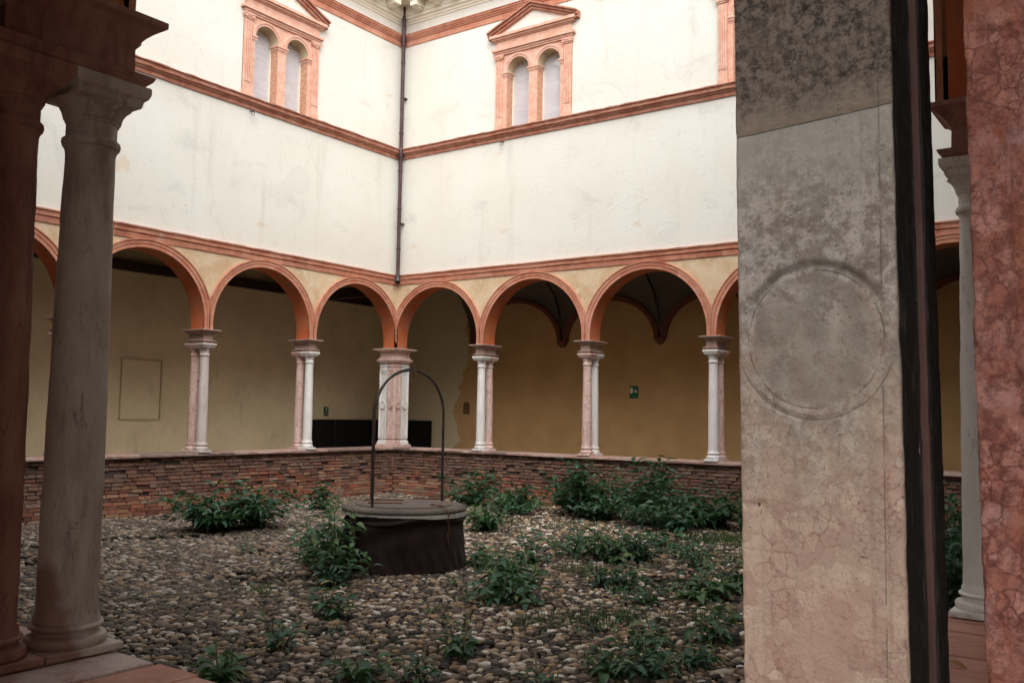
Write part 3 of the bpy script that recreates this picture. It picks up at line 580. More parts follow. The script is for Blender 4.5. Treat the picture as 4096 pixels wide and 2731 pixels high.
# right gallery: wall ribs on corbels and vault webs
for i, (a, b) in enumerate(((-0.28, 2.60), (2.60, 5.24), (5.24, 7.88), (7.88, 10.52), (10.52, 13.2))):
    uc, r = (a+b)/2, (b-a)/2; mb = MB(); vs = []; fs = []
    for j in range(25):
        t = PI*j/24
        for rr, dy in ((r-0.15, 0.0), (r-0.15, 0.07), (r-0.02, 0.09), (r-0.02, 0.0)):
            vs.append((uc-rr*math.cos(t), WK-0.001-dy, 2.58+rr*0.80*math.sin(t)))
    for j in range(24):
        for q in range(3): fs.append((j*4+q, j*4+q+1, j*4+4+q+1, j*4+4+q))
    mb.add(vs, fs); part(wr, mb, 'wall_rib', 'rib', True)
    # web: from the rib up and out to the ceiling
    mb = MB(); vs = []; fs = []
    for j in range(25):
        t = PI*j/24
        for q in range(7):
            e = q/6; zz = 2.58+(r-0.02)*0.80*math.sin(t); ztop = 4.15
            vs.append((uc-(r-0.02)*math.cos(t), WK-0.05-1.35*(1-math.cos(e*PI/2)), zz+(ztop-zz)*math.sin(e*PI/2)))
    for j in range(24):
        for q in range(6): fs.append((j*7+q, j*7+q+1, j*7+8+q, j*7+7+q))
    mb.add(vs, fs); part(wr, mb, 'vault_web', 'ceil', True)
    mb = MB(); mb.sqprof([(-0.05, 2.44), (0.0, 2.50), (0.03, 2.56), (0.03, 2.60)], b-0.09, b+0.09, WK-0.10, WK+0.02, lambda u, n, z: (u, n, z)); part(wr, mb, 'corbel', 'rib')
# small round-headed niche
mb = MB(); nx0, nx1, nz0, nz1 = -0.475, -0.285, 0.78, 1.02
arc = [(nx0, nz0)]+[((nx0+nx1)/2-0.095*math.cos(PI*i/10), nz1+0.08*math.sin(PI*i/10)) for i in range(11)]+[(nx1, nz0)]
vs = [(x, WK-0.003, z) for x, z in arc]; mb.add(vs, [tuple(range(len(vs)))])
for i in range(len(arc)):
    (x, z), (x2, z2) = arc[i], arc[(i+1) % len(arc)]; mb.add([(x, WK-0.0032, z), (x2, WK-0.0032, z2), (x2, WK-0.022, z2), (x, WK-0.022, z)], [(0, 1, 2, 3)])
part(wr, mb, 'niche', 'niche')

# ------------------------------------------------------------------ parapets
PROJ_CAM = CAM
def parapet(T, L, label, ztop, bricks, cop):
    root = empty('parapet_wall', T(L/2, -0.25, ZG), label, 'wall', 'parapets round the courtyard')
    dz = ztop-0.07
    mb = MB(); mb.box(-0.45, L+0.45, -0.47, -0.034, ZG-0.3, dz, T)
    if cop != 'far': mb.box(-0.2, L+0.6, -0.60, 0.03, dz-0.03, ztop-0.018, T)
    under(root, mb.build('mortar_core', 'mortar'))
    if bricks:
        rows = int((dz-ZG)/0.066)+1; items = []
        for rI in range(rows):
            zc = dz-0.033-rI*0.066; u_ = -0.1*random.random()
            soft = 1 if rI < rows*0.62 else 0.45
            while u_ < L:
                ln = random.choice((0.25, 0.23, 0.21, 0.125, 0.16, 0.18, 0.14)) if soft == 1 else random.choice((0.26, 0.26, 0.13))
                a, b = max(u_+0.006, 0.0), min(u_+ln-0.006, L)
                if b-a > 0.04 and random.random() > (0.07 if soft == 1 else 0.01):
                    items.append((a, b, zc-0.029+0.006*(soft == 1)*random.random(), zc+0.029-0.006*(soft == 1)*random.random(), (random.random()**0.7-0.75)*(0.034 if soft == 1 else 0.010), (random.random()-.5)*(0.07 if soft == 1 else 0.015)))
                u_ += ln
        def size(it):
            p = Vector(T((it[0]+it[1])/2, 0, it[2])); v = p-CAM; az = math.atan2(v.y, v.x)-yaw
            vis = abs(az) < 0.5; return -v.length if vis else -1e3-v.length
        # brick shape: slightly irregular block, unit sized, shared by the single bricks
        protos = []
        for k in range(5):
            bm = bmesh.new(); bmesh.ops.create_cube(bm, size=1.0)
            for v in bm.verts: v.co += Vector(((random.random()-.5)*0.05, (random.random()-.5)*0.10, (random.random()-.5)*0.13))
            bmesh.ops.bevel(bm, geom=bm.edges[:], offset=0.06, segments=1, affect='EDGES')
            me = bpy.data.meshes.new('brick'); bm.to_mesh(me); bm.free(); me.materials.append(M['brick']); protos.append(me)
        vis = sorted([it for it in items if size(it) > -900], key=size, reverse=True)
        single = vis[:300]; sset = set(id(x) for x in single)
        o0 = Vector(T(0, 0, 0)); ax = Vector(T(1, 0, 0))-o0; an = Vector(T(0, 1, 0))-o0
        rest = MB()
        for it in items:
            a, b, z0, z1, pn, tl = it
            c_ = Vector(T((a+b)/2, -0.045+pn, (z0+z1)/2)); R_ = Matrix((ax, an, Vector((0, 0, 1)))).transposed()
            S = Matrix.Diagonal((b-a, 0.10, z1-z0)); R2 = R_ @ Matrix.Rotation(tl, 3, 'Y')
            me = random.choice(protos)
            if id(it) in sset:
                o = bpy.data.objects.new('brick', me); col.objects.link(o)
                o.matrix_world = Matrix.Translation(c_) @ (R2 @ S).to_4x4(); mw = o.matrix_world.copy()
                o.parent = root; o.matrix_parent_inverse = Matrix.Translation(root.location).inverted()
            else:
                A = R2 @ S; rest.add([c_+A @ v.co for v in me.vertices], [tuple(p.vertices) for p in me.polygons])
        o = under(root, rest.build('brickwork', 'brick')); o['kind'] = 'stuff'
    # coping
    if cop == 'far':
        u_ = -0.02
        while u_ < L:
            ln = min(random.uniform(0.55, 1.05), L-u_); mb = MB()
            prof = [(-0.50, dz+0.001), (0.045+random.random()*0.012, dz+0.001), (0.06+random.random()*0.01, dz+0.02), (0.058+random.random()*0.01, dz+0.052), (0.035, ztop+random.random()*0.006), (-0.50, ztop+0.002)]
            vs = []; k = len(prof); sg = 5
            for i in range(sg+1):
                for (n_, z_) in prof:
                    w = 0.012*(random.random()-0.5) if n_ > 0 else 0
                    vs.append(T(max(u_+0.003+(ln-0.006)*i/sg, max(n_, 0) if u_ < 0.1 else 0), n_+w, z_+w*0.5))
            fs = [(i*k+j, (i+1)*k+j, (i+1)*k+(j+1) % k, i*k+(j+1) % k) for i in range(sg) for j in range(k)]
            fs += [tuple(range(k)), tuple(sg*k+j for j in range(k))]
            mb.add(vs, fs); under(root, mb.build('coping_stone', random.choice(('coping_stone', 'coping_stone', 'coping_stone', 'coping_dark')))); u_ += ln
    else:
        u_ = 8.0 if cop == 'N' else 7.0
        mb = MB(); mb.box(-0.2, u_-0.003, -0.62, 0.05, dz+0.001, ztop, T); under(root, mb.build('coping_run', 'coping_red'))
        while u_ < L+0.6:
            ln = random.uniform(0.185, 0.205) if cop == 'M' else random.uniform(0.17, 0.24)
            pieces = [(-0.62, 0.055)] if cop == 'M' else [(-0.62, 0.055)]
            for n0, n1 in pieces:
                mb = MB(); h = random.random()*0.004; dn = random.uniform(-0.012, 0.012)
                mb.box(u_+0.006, u_+ln-0.006, n0, n1+dn, dz+0.001, ztop-0.004+2*h, T)
                o = under(root, mb.build('coping_tile', 'coping_red' if cop == 'M' else random.choice(('coping_pale', 'coping_red')))); bevel(o, 0.008, 2)
            u_ += ln
    return root
parapet(TL, D, 'crumbling red brick parapet under the left arcade', 0.0, True, 'far')
parapet(TR, Wd, 'red brick parapet under the right arcade, weeds at its foot', 0.0, True, 'far')
parapet(TN, Wd, 'near parapet, stone tiled top under the closest columns at bottom left', NZ, False, 'N')
parapet(TM, D, 'near parapet of red tiles seen in the slit between pilasters', NZ, False, 'M')

# ------------------------------------------------------------------ column pairs
COLP = [(0.124, 0.045), (0.130, 0.060), (0.131, 0.078), (0.126, 0.094), (0.112, 0.100), (0.104, 0.112), (0.104, 0.124), (0.110, 0.132), (0.117, 0.140), (0.118, 0.150), (0.113, 0.160), (0.106, 0.164)]
SHAFT = [(0.106, 0.165), (0.105, 0.180), (0.0985, 0.190), (0.0975, 0.21)]
def zmap(z): return z*0.606 if z <= 0.165 else 0.10+(z-0.165)*(1.753-0.10)/(1.83-0.165)
def column_meshes(seg, rough=0.0):
    """base, shaft, capital as lathes; z from 0"""
    def disp(me, amp):
        if amp <= 0: return me
        n_ = len(me.vertices); co = np.empty(n_*3); me.vertices.foreach_get('co', co); co = co.reshape(-1, 3)
        rad = np.hypot(co[:, 0], co[:, 1])+1e-6; s_ = random.random()*40
        f = fbm(co[:, 0]+s_, co[:, 1], co[:, 2], 14, 4)*amp+np.minimum(0, fbm(co[:, 0]+s_+9, co[:, 1], co[:, 2]*0.5, 34, 3)+0.28)*amp*2.5
        co[:, 0] += co[:, 0]/rad*f; co[:, 1] += co[:, 1]/rad*f; me.vertices.foreach_set('co', co.ravel()); return me
    zm = zmap if rough else (lambda z: z)
    base = disp(MB().lathe([(r_, zm(z_)) for r_, z_ in COLP], seg).mesh('base', True), rough)
    sh = list(SHAFT); ns = 60 if rough else 10
    for i in range(1, ns+1):
        t = i/ns; sh.append((0.0975-0.0005*t-0.016*t**1.7, 0.21+(1.775-0.21)*t))
    sh += [(0.083, 1.79), (0.088, 1.80)]
    shaft = disp(MB().lathe([(r_, zm(z_)) for r_, z_ in sh], seg).mesh('shaft', True), rough)
    cp = [(0.088, 1.801), (0.094, 1.806), (0.097, 1.816), (0.095, 1.828), (0.088, 1.834), (0.084, 1.838), (0.084, 1.885), (0.089, 1.89), (0.089, 1.898), (0.094, 1.90), (0.10, 1.925), (0.113, 1.947), (0.128, 1.960)]
    cap = disp(MB().lathe([(r_, zm(z_)) for r_, z_ in cp], seg).mesh('capital', True), rough*0.6)
    return base, shaft, cap
FARM = {}
def column_pair(T, us, z0, mats, label, group, near=False, zimp=None):
    """mats = (front, rear)"""
    root = empty('column_pair', T(us, -0.195, z0), label, 'columns', group)
    seg = 72 if near else 22
    for k, (nn, mt) in enumerate(((-0.06, mats[0]), (-0.335, mats[1]))):
        loc = Vector(T(us, nn, z0))
        if near: ms = column_meshes(seg, 0.0035)
        else:
            if mt not in FARM: FARM[mt] = column_meshes(seg)
            ms = FARM[mt]
        for nm, me in zip(('base', 'shaft', 'capital'), ms):
            o = new_obj(nm, me, mt, None); o.location = loc; o.rotation_euler.z = random.uniform(0, 6.28); under(root, o)
            o.rotation_euler.z = random.uniform(0, 6.28) if near else 0
        mb = MB(); w = 0.135; mb.box(us-w, us+w, nn-w, nn+w, z0, z0+(0.027 if near else 0.044), T); o = under(root, mb.build('plinth', mt)); bevel(o, 0.006)
        zk = z0; z0 = z0-(0.077 if near else 0)
        mb = MB(); q = 0.118 if near else 0.13
        mb.sqprof([(-0.012, z0+1.955), (0.0, z0+1.962), (0.004, z0+1.985), (0.016, z0+1.995), (0.022, z0+2.012), (0.022, z0+2.035), (0.01, z0+2.038)], us-q, us+q, nn-q, nn+q-0.003*k, T)
        o = under(root, mb.build('abacus', mt)); bevel(o, 0.004); z0 = zk
    mb = MB(); zi = z0-(0.095 if near else 0); ko = 0.72 if near else 1.0
    mb.sqprof([(0.0, zi+2.0385), (0.018, zi+2.045), (0.03, zi+2.06), (0.046, zi+2.075), (0.052, zi+2.09), (0.03, zi+2.095), (0.0, zi+2.10), (-0.002, zi+2.19), (0.006, zi+2.20), (0.012, zi+2.208), (0.012, zi+2.218), (0.035*ko, zi+2.235), (0.075*ko, zi+2.262), (0.105*ko, zi+2.274), (0.105*ko, zi+2.296), (0.0, zi+2.297)], us-0.105, us+0.105, -0.425, 0.032, T)
    o = under(root, mb.build('impost_block', 'impost_stone' if not near else 'marble_redbrown')); bevel(o, 0.003)
    return root
G = 'column pairs of the cloister arcades'
lm = [('marble_pink', 'marble_grey', 'pinkish column pair on the left arcade, second from the corner pier'), ]
column_pair(TL, L_SUP[0], 0, ('marble_white', 'marble_pink'), 'white and pink column pair on the left arcade, next to the corner pier', G)
column_pair(TL, L_SUP[1], 0, ('marble_grey', 'marble_pink'), 'mottled pinkish column pair on the left arcade, second from the corner pier', G)
column_pair(TL, L_SUP[2], 0, ('marble_pink', 'marble_grey'), 'column pair on the left arcade hidden behind the closest grey column', G)
column_pair(TR, R_SUP[0], 0, ('marble_white', 'marble_pink'), 'white and pink column pair on the right arcade, next to the corner pier', G)
column_pair(TR, R_SUP[1], 0, ('marble_pink', 'marble_white'), 'pitted pink front column with white one behind, left of the exit sign', G)
column_pair(TR, R_SUP[2], 0, ('marble_white', 'marble_pink'), 'white and pink column pair right of the exit sign', G)
column_pair(TR, R_SUP[3], 0, ('marble_white', 'marble_grey'), 'column pair on the right arcade behind the near tan pilaster', G)
column_pair(TN, 11.628, NZ+0.006, ('marble_weathered', 'marble_redbrown'), 'close weathered grey column with reddish one beside it at left edge', G, True)
column_pair(TN, 9.03, -0.085, ('marble_weathered', 'marble_redbrown'), 'next column pair along the near parapet, outside the left edge', G)
column_pair(TM2, 11.505, NZ+0.006, ('marble_pitted', 'marble_grey'), 'pitted white column standing on red tiles in the slit between pilasters', G, True)
column_pair(TM, 8.9, -0.085, ('marble_white', 'marble_grey'), 'column pair behind the pitted white one in the slit', G)

# ------------------------------------------------------------------ far corner pier
def pilaster_panel(mb_par, T, a, b, n, z0, z1):
    pass
def panel_face(F, w, z0, z1, tondo_z, h=0.020):
    """relief on a pilaster face. F(s, out, z): s across 0..w. Raised border, raised tondo."""
    mb = MB(); e = 0.028
    for a, b, q, r_ in ((0, e, z0, z1), (w-e, w, z0, z1), (e+0.0005, w-e-0.0005, z0, z0+e), (e+0.0005, w-e-0.0005, z1-e, z1)): mb.box(a, b, 0.0005, h, q, r_, F)
    rr = min(w*0.36, 0.085); vs = []; fs = []
    for k, (r_, o_) in enumerate(((rr, 0.0005), (rr, h*1.3), (rr*0.82, h*1.3), (rr*0.78, h*0.6), (rr*0.5, h*1.0), (0.004, h*1.1))):
        for i in range(20): t = 2*PI*i/20; vs.append(F(w/2+r_*math.cos(t), o_, tondo_z+r_*1.08*math.sin(t)))
        if k:
            for i in range(20): j = (i+1) % 20; fs.append(((k-1)*20+i, (k-1)*20+j, k*20+j, k*20+i))
    mb.add(vs, fs)
    for zc, sg in ((z1-e-0.03, -1), (z0+e+0.03, 1)):
        vs = [F(w/2+(w/2-e-0.005)*math.cos(PI*i/8), h*0.7, zc+sg*0.035*math.sin(PI*i/8)) for i in range(9)]
        mb.add(vs, [tuple(range(9))])
    return mb
pier = empty('corner_pier', (-0.2, 0.2, 0), 'far corner pier of pink and white pilasters under the downpipe', 'pier')
def PP(mb, nm, mt): return under(pier, mb.build(nm, mt))
z0p, z1p = 0.15, 1.86
# courtyard corner element (L-shaped), pink
e = 0.20; tk = 0.13
mb = MB(); vs = []
pl = [(0, 0), (-e, 0), (-e, tk), (-tk, tk), (-tk, e), (0, e)]
vs = [(x, y, z) for z in (z0p, z1p) for x, y in pl]; mb.add(vs, [(0, 1, 2, 3, 4, 5), (6, 7, 8, 9, 10, 11)]+[(i, (i+1) % 6, 6+(i+1) % 6, 6+i) for i in range(6)])
ce = PP(mb, 'corner_pilaster', 'marble_pink')
def subpart(par, root, o): o.parent = par; o.matrix_parent_inverse = Matrix.Identity(4); return o
def relief(par, mb, mt):
    o = mb.build('panel_relief', mt); o.parent = par; return o
relief(ce, panel_face(lambda s, o_, z: (-e+s, -o_, z), e-0.004, z0p+0.04, z1p-0.06, 0.97), 'marble_pink')
relief(ce, panel_face(lambda s, o_, z: (o_, 0.004+s, z), e-0.004, z0p+0.04, z1p-0.06, 0.97), 'marble_pink')
mb = MB().box(-0.48, -0.235, 0.012, 0.20, z0p, z1p); f1 = PP(mb, 'pilaster', 'marble_white')
relief(f1, panel_face(lambda s, o_, z: (-0.48+s, 0.012-o_, z), 0.245, z0p+0.04, z1p-0.06, 0.97), 'marble_white')
mb = MB().box(-0.20, -0.012, 0.235, 0.48, z0p, z1p); f2 = PP(mb, 'pilaster', 'marble_white')
relief(f2, panel_face(lambda s, o_, z: (-0.012+o_, 0.235+s, z), 0.245, z0p+0.04, z1p-0.06, 0.97), 'marble_white')
PP(MB().box(-0.48, -0.25, 0.25, 0.48, z0p, z1p), 'pilaster', 'marble_grey')
I3 = lambda u, n, z: (u, n, z)
for (x0, x1, y0, y1, mt) in ((-e, 0, 0, e, 'marble_pink'), (-0.48, -0.235, 0.012, 0.20, 'marble_white'), (-0.20, -0.012, 0.235, 0.48, 'marble_white'), (-0.48, -0.25, 0.25, 0.48, 'marble_grey')):
    PP(MB().sqprof([(0.004, z1p+0.0005), (0.016, z1p+0.01), (0.016, z1p+0.03), (0.004, z1p+0.04), (0.004, z1p+0.075), (0.014, z1p+0.085), (0.014, z1p+0.10)], x0, x1, y0, y1, I3), 'pilaster_capital', mt)
    PP(MB().sqprof([(0.028, 0.051), (0.03, 0.09), (0.018, 0.10), (0.022, 0.125), (0.006, 0.14), (0.0, 0.1495)], x0, x1, y0, y1, I3), 'pilaster_base', mt)
PP(MB().box(-0.55, 0.055, -0.055, 0.55, 0.0, 0.05), 'plinth', 'marble_pink')
PP(MB().sqprof([(0.02, z1p+0.101), (0.055, z1p+0.11), (0.06, z1p+0.13), (0.075, z1p+0.145), (0.08, z1p+0.17), (0.05, z1p+0.175), (0.035, z1p+0.19), (0.045, z1p+0.215), (0.02, z1p+0.225), (0.01, z1p+0.24), (0.01, z1p+0.33), (0.02, z1p+0.345), (0.04, z1p+0.36), (0.10, z1p+0.39), (0.135, z1p+0.40), (0.135, z1p+0.425), (0, z1p+0.436)], -0.46, 0.0, 0.0, 0.46, I3), 'impost_block', 'marble_pink')
# vertical stone rib on the parapet corner below it
PP(MB().box(-0.02, 0.012, -0.012, 0.02, ZG+0.55, -0.071), 'corner_quoin', 'coping_stone')

# ------------------------------------------------------------------ near corner pier : rough slabs with real relief
def rough_slab(name, x0, x1, y0, y1, z0, z1, mt, parent, res=0.005, relief=None, edge=0.006, amp=0.003, seed=0.0, chip=0.010, back=True, shear_z=0.85):
    per = []; cr = 0.006
    def run(a, b, nrm):
        L = (Vector(b)-Vector(a)).length; k = max(2, int(L/res))
        for i in range(k): t = i/k; per.append((a[0]+(b[0]-a[0])*t, a[1]+(b[1]-a[1])*t, *nrm))
    run((x0, y0), (x1, y0), (0, -1)); run((x1, y0), (x1, y1), (1, 0)); run((x1, y1), (x0, y1), (0, 1)); run((x0, y1), (x0, y0), (-1, 0))
    per = np.array(per); nz = int((z1-z0)/res)+1; zs = np.linspace(z0, z1, nz)
    PX, ZZ = np.meshgrid(per[:, 0], zs); PY, _ = np.meshgrid(per[:, 1], zs); NX, _ = np.meshgrid(per[:, 2], zs); NY, _ = np.meshgrid(per[:, 3], zs)
    X, Y = PX.copy(), PY.copy()
    # rounded, chipped arrises
    dx = np.minimum(X-x0, x1-X); dy = np.minimum(Y-y0, y1-Y)
    cn = np.clip(0.6+fbm(X*0+seed+(X > (x0+x1)/2)*5+(Y > (y0+y1)/2)*11, ZZ*0+seed, ZZ, 22, 4)*1.5, 0.15, 1.8)*chip
    tt = np.maximum(dx, dy)            # distance along the face from the arris
    cut = np.clip(1-tt/np.maximum(cn, 1e-4), 0, 1)**1.5*cn*0.75
    sx = np.where(X < (x0+x1)/2, 1, -1); sy = np.where(Y < (y0+y1)/2, 1, -1)
    onx = np.abs(NX) > 0.5
    X = X+cut*sx*np.where(onx, 1, 0.35); Y = Y+cut*sy*np.where(onx, 0.35, 1)
    f = amp*fbm(PX+seed, PY, ZZ, 18, 4)*1.2+amp*np.minimum(0, fbm(PX+seed+3, PY, ZZ, 48, 3)+0.2)*1.8
    if relief is not None: f = f+np.where(NY < -0.5, relief(PX, ZZ), 0)
    X += NX*f; Y += NY*f
    X = X+(shear_z-ZZ)*0.0125
    n_ = per.shape[0]; co = np.stack([X.ravel(), Y.ravel(), ZZ.ravel()], 1)
    idx = np.arange(nz*n_).reshape(nz, n_); a = idx[:-1, :]; b = np.roll(idx, -1, 1)[:-1, :]; c_ = np.roll(idx, -1, 1)[1:, :]; d_ = idx[1:, :]
    quads = np.stack([a, b, c_, d_], -1).reshape(-1, 4)
    me = bpy.data.meshes.new(name); me.vertices.add(len(co)); me.vertices.foreach_set('co', co.ravel())
    me.loops.add(quads.size); me.loops.foreach_set('vertex_index', quads.ravel()); me.polygons.add(len(quads))
    me.polygons.foreach_set('loop_start', np.arange(0, quads.size, 4)); me.polygons.foreach_set('loop_total', np.full(len(quads), 4))
    me.polygons.foreach_set('use_smooth', np.ones(len(quads), bool)); me.update(); me.validate()
    return under(parent, new_obj(name, me, mt))
near = empty('corner_pier', (14.4, -14.3, NZ), 'near corner pier: large tan pilaster with carved roundel and red pilaster beside it', 'pier')
AX0, AX1, AY = 14.117, 14.372, -14.452
def step(v, c_, w): return np.clip((v-c_)/w+0.5, 0, 1)
def relief_A(x, z):
    s = x-AX0; w = AX1-AX0
    h = np.zeros_like(x)
    zc, xc, R_ = 0.945, AX0+w*0.487, 0.108
    rr = np.hypot(x-xc, (z-zc)*0.97)
    ring = np.exp(-((rr-R_)/0.0042)**2)
    wear = np.clip(0.55+2.2*fbm(x, x*0, z, 11, 3), 0, 1)
    panel = -0.0030*(step(s, 0.018, 0.016)*step(w-s, 0.030, 0.012))
    mold = -0.003*np.exp(-((s-(w-0.026))/0.0036)**2)-0.0025*np.exp(-((s-(w-0.052))/0.0036)**2)-0.0018*np.exp(-((s-0.03))**2/0.004**2)
    below = np.where(z < 1.30, 1.0, 0.35); mold = mold*step(rr, R_+0.02, 0.01)
    disc = 0.0035*step(R_+0.012, rr, 0.004)
    top = -0.008*np.exp(-((rr-R_-0.008)/0.006)**2)*np.clip((z-zc)/0.09-0.2, 0, 1)*np.clip(0.9+fbm(x, x*0+4, z, 30, 3), 0, 1.4)
    bot = -0.0042*np.exp(-((rr-R_-0.016)/0.0025)**2)*np.clip((zc-z)/0.09-0.3, 0, 1)
    h = panel+mold*below+disc*wear*1.6-0.0034*ring*wear*below+top*1.0+bot*0.8
    jz = 1.296+0.06*s
    h = h-0.005*np.exp(-((z-jz)/0.004)**2)
    pits = np.minimum(0, fbm(x+2, x*0, z, 46, 3)+0.16)*0.018*np.clip(0.4+1.6*fbm(x+5, x*0, z, 6, 2)+np.where(z > jz, 0.55, 0.0), 0, 1)
    return h+pits
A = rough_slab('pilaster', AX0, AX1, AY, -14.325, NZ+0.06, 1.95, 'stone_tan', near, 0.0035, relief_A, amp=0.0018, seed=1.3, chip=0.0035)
A['label'] = 'tan pilaster slab with carved roundel and a darker upper block'
# core behind it, its side shade painted near-black, and the red edged slab of the courtyard corner
rough_slab('core_slab', AX0+0.004, AX1-0.002, -14.3245, -14.3015, NZ+0.06, 1.95, 'slab_shade', near, 0.006, amp=0.002, seed=7.7, chip=0.004)
rough_slab('red_edge_slab', 14.13, 14.381, -14.301, -14.292, NZ+0.06, 1.95, 'strip_red', near, 0.004, amp=0.0015, seed=4.1, chip=0.002)
Cp = rough_slab('corner_pilaster', 14.13, 14.3825, -14.2915, -14.205, NZ+0.06, 1.95, 'stone_shade', near, 0.005, amp=0.002, seed=5.1, chip=0.004)
def relief_B(x, z):
    s = x-BX0
    h = -0.004*np.exp(-((s-0.052)/0.003)**2)-0.0028*np.exp(-((s-0.026)/0.0025)**2)
    rr = np.hypot(x-(BX0+0.155), (z-0.935)*0.97)
    h = h-0.006*np.exp(-((rr-0.112)/0.004)**2)+0.004*step(0.118, rr, 0.004)
    return h+0.006*fbm(x, x*0, z, 16, 4)+np.minimum(0, fbm(x+2, x*0, z, 40, 3)+0.16)*0.012
BX0 = 14.468
B = rough_slab('pilaster', BX0, BX0+0.27, AY-0.004, -14.33, NZ+0.06, 1.95, 'stone_red', near, 0.0035, relief_B, amp=0.0035, seed=9.2, chip=0.007, shear_z=1.55)
B['label'] = 'pinkish red pilaster slab at the right edge'
def NP(mb, nm, mt): return under(near, mb.build(nm, mt))
NP(MB().sqprof([(0.05, NZ), (0.05, NZ+0.045), (0.02, NZ+0.055), (0.0, NZ+0.07)], AX0, BX0+0.27, AY, -14.16, I3), 'plinth', 'marble_redbrown')
NP(MB().sqprof([(0.0, 1.93), (0.03, 1.96), (0.06, 1.99), (0.02, 2.02), (0.02, 2.15), (0.05, 2.19), (0.12, 2.26), (0.12, 2.297)], AX0-0.1, BX0+0.27, AY-0.05, -14.10, I3), 'impost_block', 'marble_redbrown')
NP(MB().box(AX0-0.12, BX0+0.3, AY-0.08, -14.08, 2.298, CE), 'springer', 'red')

# ------------------------------------------------------------------ downpipe
px, py = 0.125, -0.125
dp = empty('downpipe', (px, py, 3.75), 'dark brown rain downpipe running down the far corner of the walls', 'downpipe')
def DP(mb, nm, mt, s=True): return under(dp, mb.build(nm, mt, None, s))
joints = [3.93, 5.55, 6.62, 7.35, 9.05, 10.75]
for a, b in zip(joints[:-1], joints[1:]):
    DP(MB().tube([(px, py, a+0.002), (px, py, b)], 0.043, 14), 'pipe_length', 'pipe')
for z_ in (4.6, 5.55, 6.45, 7.35, 9.05): DP(MB().lathe([(0.043, z_-0.035), (0.052, z_-0.03), (0.052, z_+0.03), (0.043, z_+0.035)], 14, px, py), 'collar', 'pipe')
for z_ in (6.85, 9.60): DP(MB().lathe([(0.044, z_-0.16), (0.056, z_-0.12), (0.058, z_+0.12), (0.044, z_+0.16)], 14, px, py), 'sleeve', 'pipe')
for z_ in (5.2, 8.2): DP(MB().box(px-0.058, px+0.058, py-0.006, py+0.12, z_-0.012, z_+0.012), 'bracket', 'iron', False)
DP(MB().tube([(px, py, 4.03), (px, py, 3.935)], [0.048, 0.046], 14), 'pale_sleeve', 'elbow')
arc = [(px, py, 3.934), (px+0.005, py-0.005, 3.88), (px+0.025, py-0.025, 3.83), (px+0.055, py-0.055, 3.80)]
DP(MB().tube(arc, 0.050, 14, False), 'elbow', 'elbow')
DP(MB().tube([(px+0.042, py-0.042, 3.812), (px+0.05, py-0.05, 3.804)], 0.046, 14), 'elbow_mouth', 'black')

# small iron hooks below the sill course
for T, u_, lb in ((TL, 4.40, 'small iron lamp hook on the left wall below the window'), (TR, 3.03, 'small iron ring hook on the right wall below the window')):
    o = MB().tube([T(u_, 0.0, 6.70), T(u_, 0.10, 6.70), T(u_, 0.13, 6.66)], 0.012, 6)
    o.tube([T(u_+0.035*math.cos(t), 0.10, 6.64+0.035*math.sin(t)) for t in np.linspace(0, 2*PI, 14)], 0.006, 5)
    tag(o.build('wall_hook', 'iron'), lb, 'hook', 'wall hooks')

# ------------------------------------------------------------------ signs, boards
def text_obj(parent, body, size, loc, rot, mt):
    cu = bpy.data.curves.new('lettering', 'FONT'); cu.body = body; cu.size = size; cu.align_x = 'CENTER'; cu.align_y = 'CENTER'
    o = bpy.data.objects.new('tmp', cu); col.objects.link(o)
    bpy.context.view_layer.update(); me = bpy.data.meshes.new_from_object(o); bpy.data.objects.remove(o)
    o = new_obj('lettering', me, mt); me.materials.clear(); me.materials.append(M[mt]); o.location = loc; o.rotation_euler = rot; under(parent, o); return o
sx0, sx1, sz0, sz1, sy = 4.448, 4.664, 1.21, 1.494, WK-0.012
sg = empty('exit_sign', (4.556, WK, sz0), 'green emergency exit sign with running figure on the brown wall', 'sign')
under(sg, MB().box(sx0, sx1, sy, WK-0.0005, sz0, sz1).build('sign_plate', 'sgreen'))
SF = lambda u, v: (sx0+u*(sx1-sx0), sy-0.002, sz1-v*(sz1-sz0))
def spoly(pts): return MB().add([SF(*p) for p in pts], [tuple(range(len(pts)))])
under(sg, spoly([(0.07, 0.145), (0.36, 0.145), (0.36, 0.60), (0.07, 0.60)]).build('door_symbol', 'swhite'))
mb = MB()
for q in ([(0.40, 0.41), (0.47, 0.365), (0.47, 0.395), (0.56, 0.395), (0.56, 0.43), (0.47, 0.43), (0.47, 0.455)],): mb.add([SF(*p) for p in q], [tuple(range(len(q)))])
under(sg, mb.build('arrow_symbol', 'swhite'))
mb = MB()
for q in ([(0.56+0.045*math.cos(t), 0.30+0.035*math.sin(t)) for t in np.linspace(0, 2*PI, 9)[:-1]], [(0.63, 0.34), (0.80, 0.33), (0.86, 0.37), (0.80, 0.44), (0.70, 0.46), (0.62, 0.41)], [(0.62, 0.34), (0.66, 0.38), (0.58, 0.33)], [(0.70, 0.44), (0.80, 0.42), (0.90, 0.57), (0.84, 0.56)], [(0.63, 0.47), (0.71, 0.45), (0.68, 0.60), (0.62, 0.60)], [(0.82, 0.34), (0.89, 0.38), (0.87, 0.41), (0.80, 0.38)]):
    mb.add([(p[0], p[1]-0.0004*len(mb.f), p[2]) for p in (SF(*w) for w in q)], [tuple(range(len(q)))])
under(sg, mb.build('running_figure', 'swhite'))
m = MT('sign_faded', 0.5); m.col((0.10, 0.24, 0.16)); M['sfaded'] = m.m
text_obj(sg, 'USCITA DI', 0.038, (4.556, sy-0.003, sz1-0.82*(sz1-sz0)), (PI/2, 0, 0), 'sfaded')
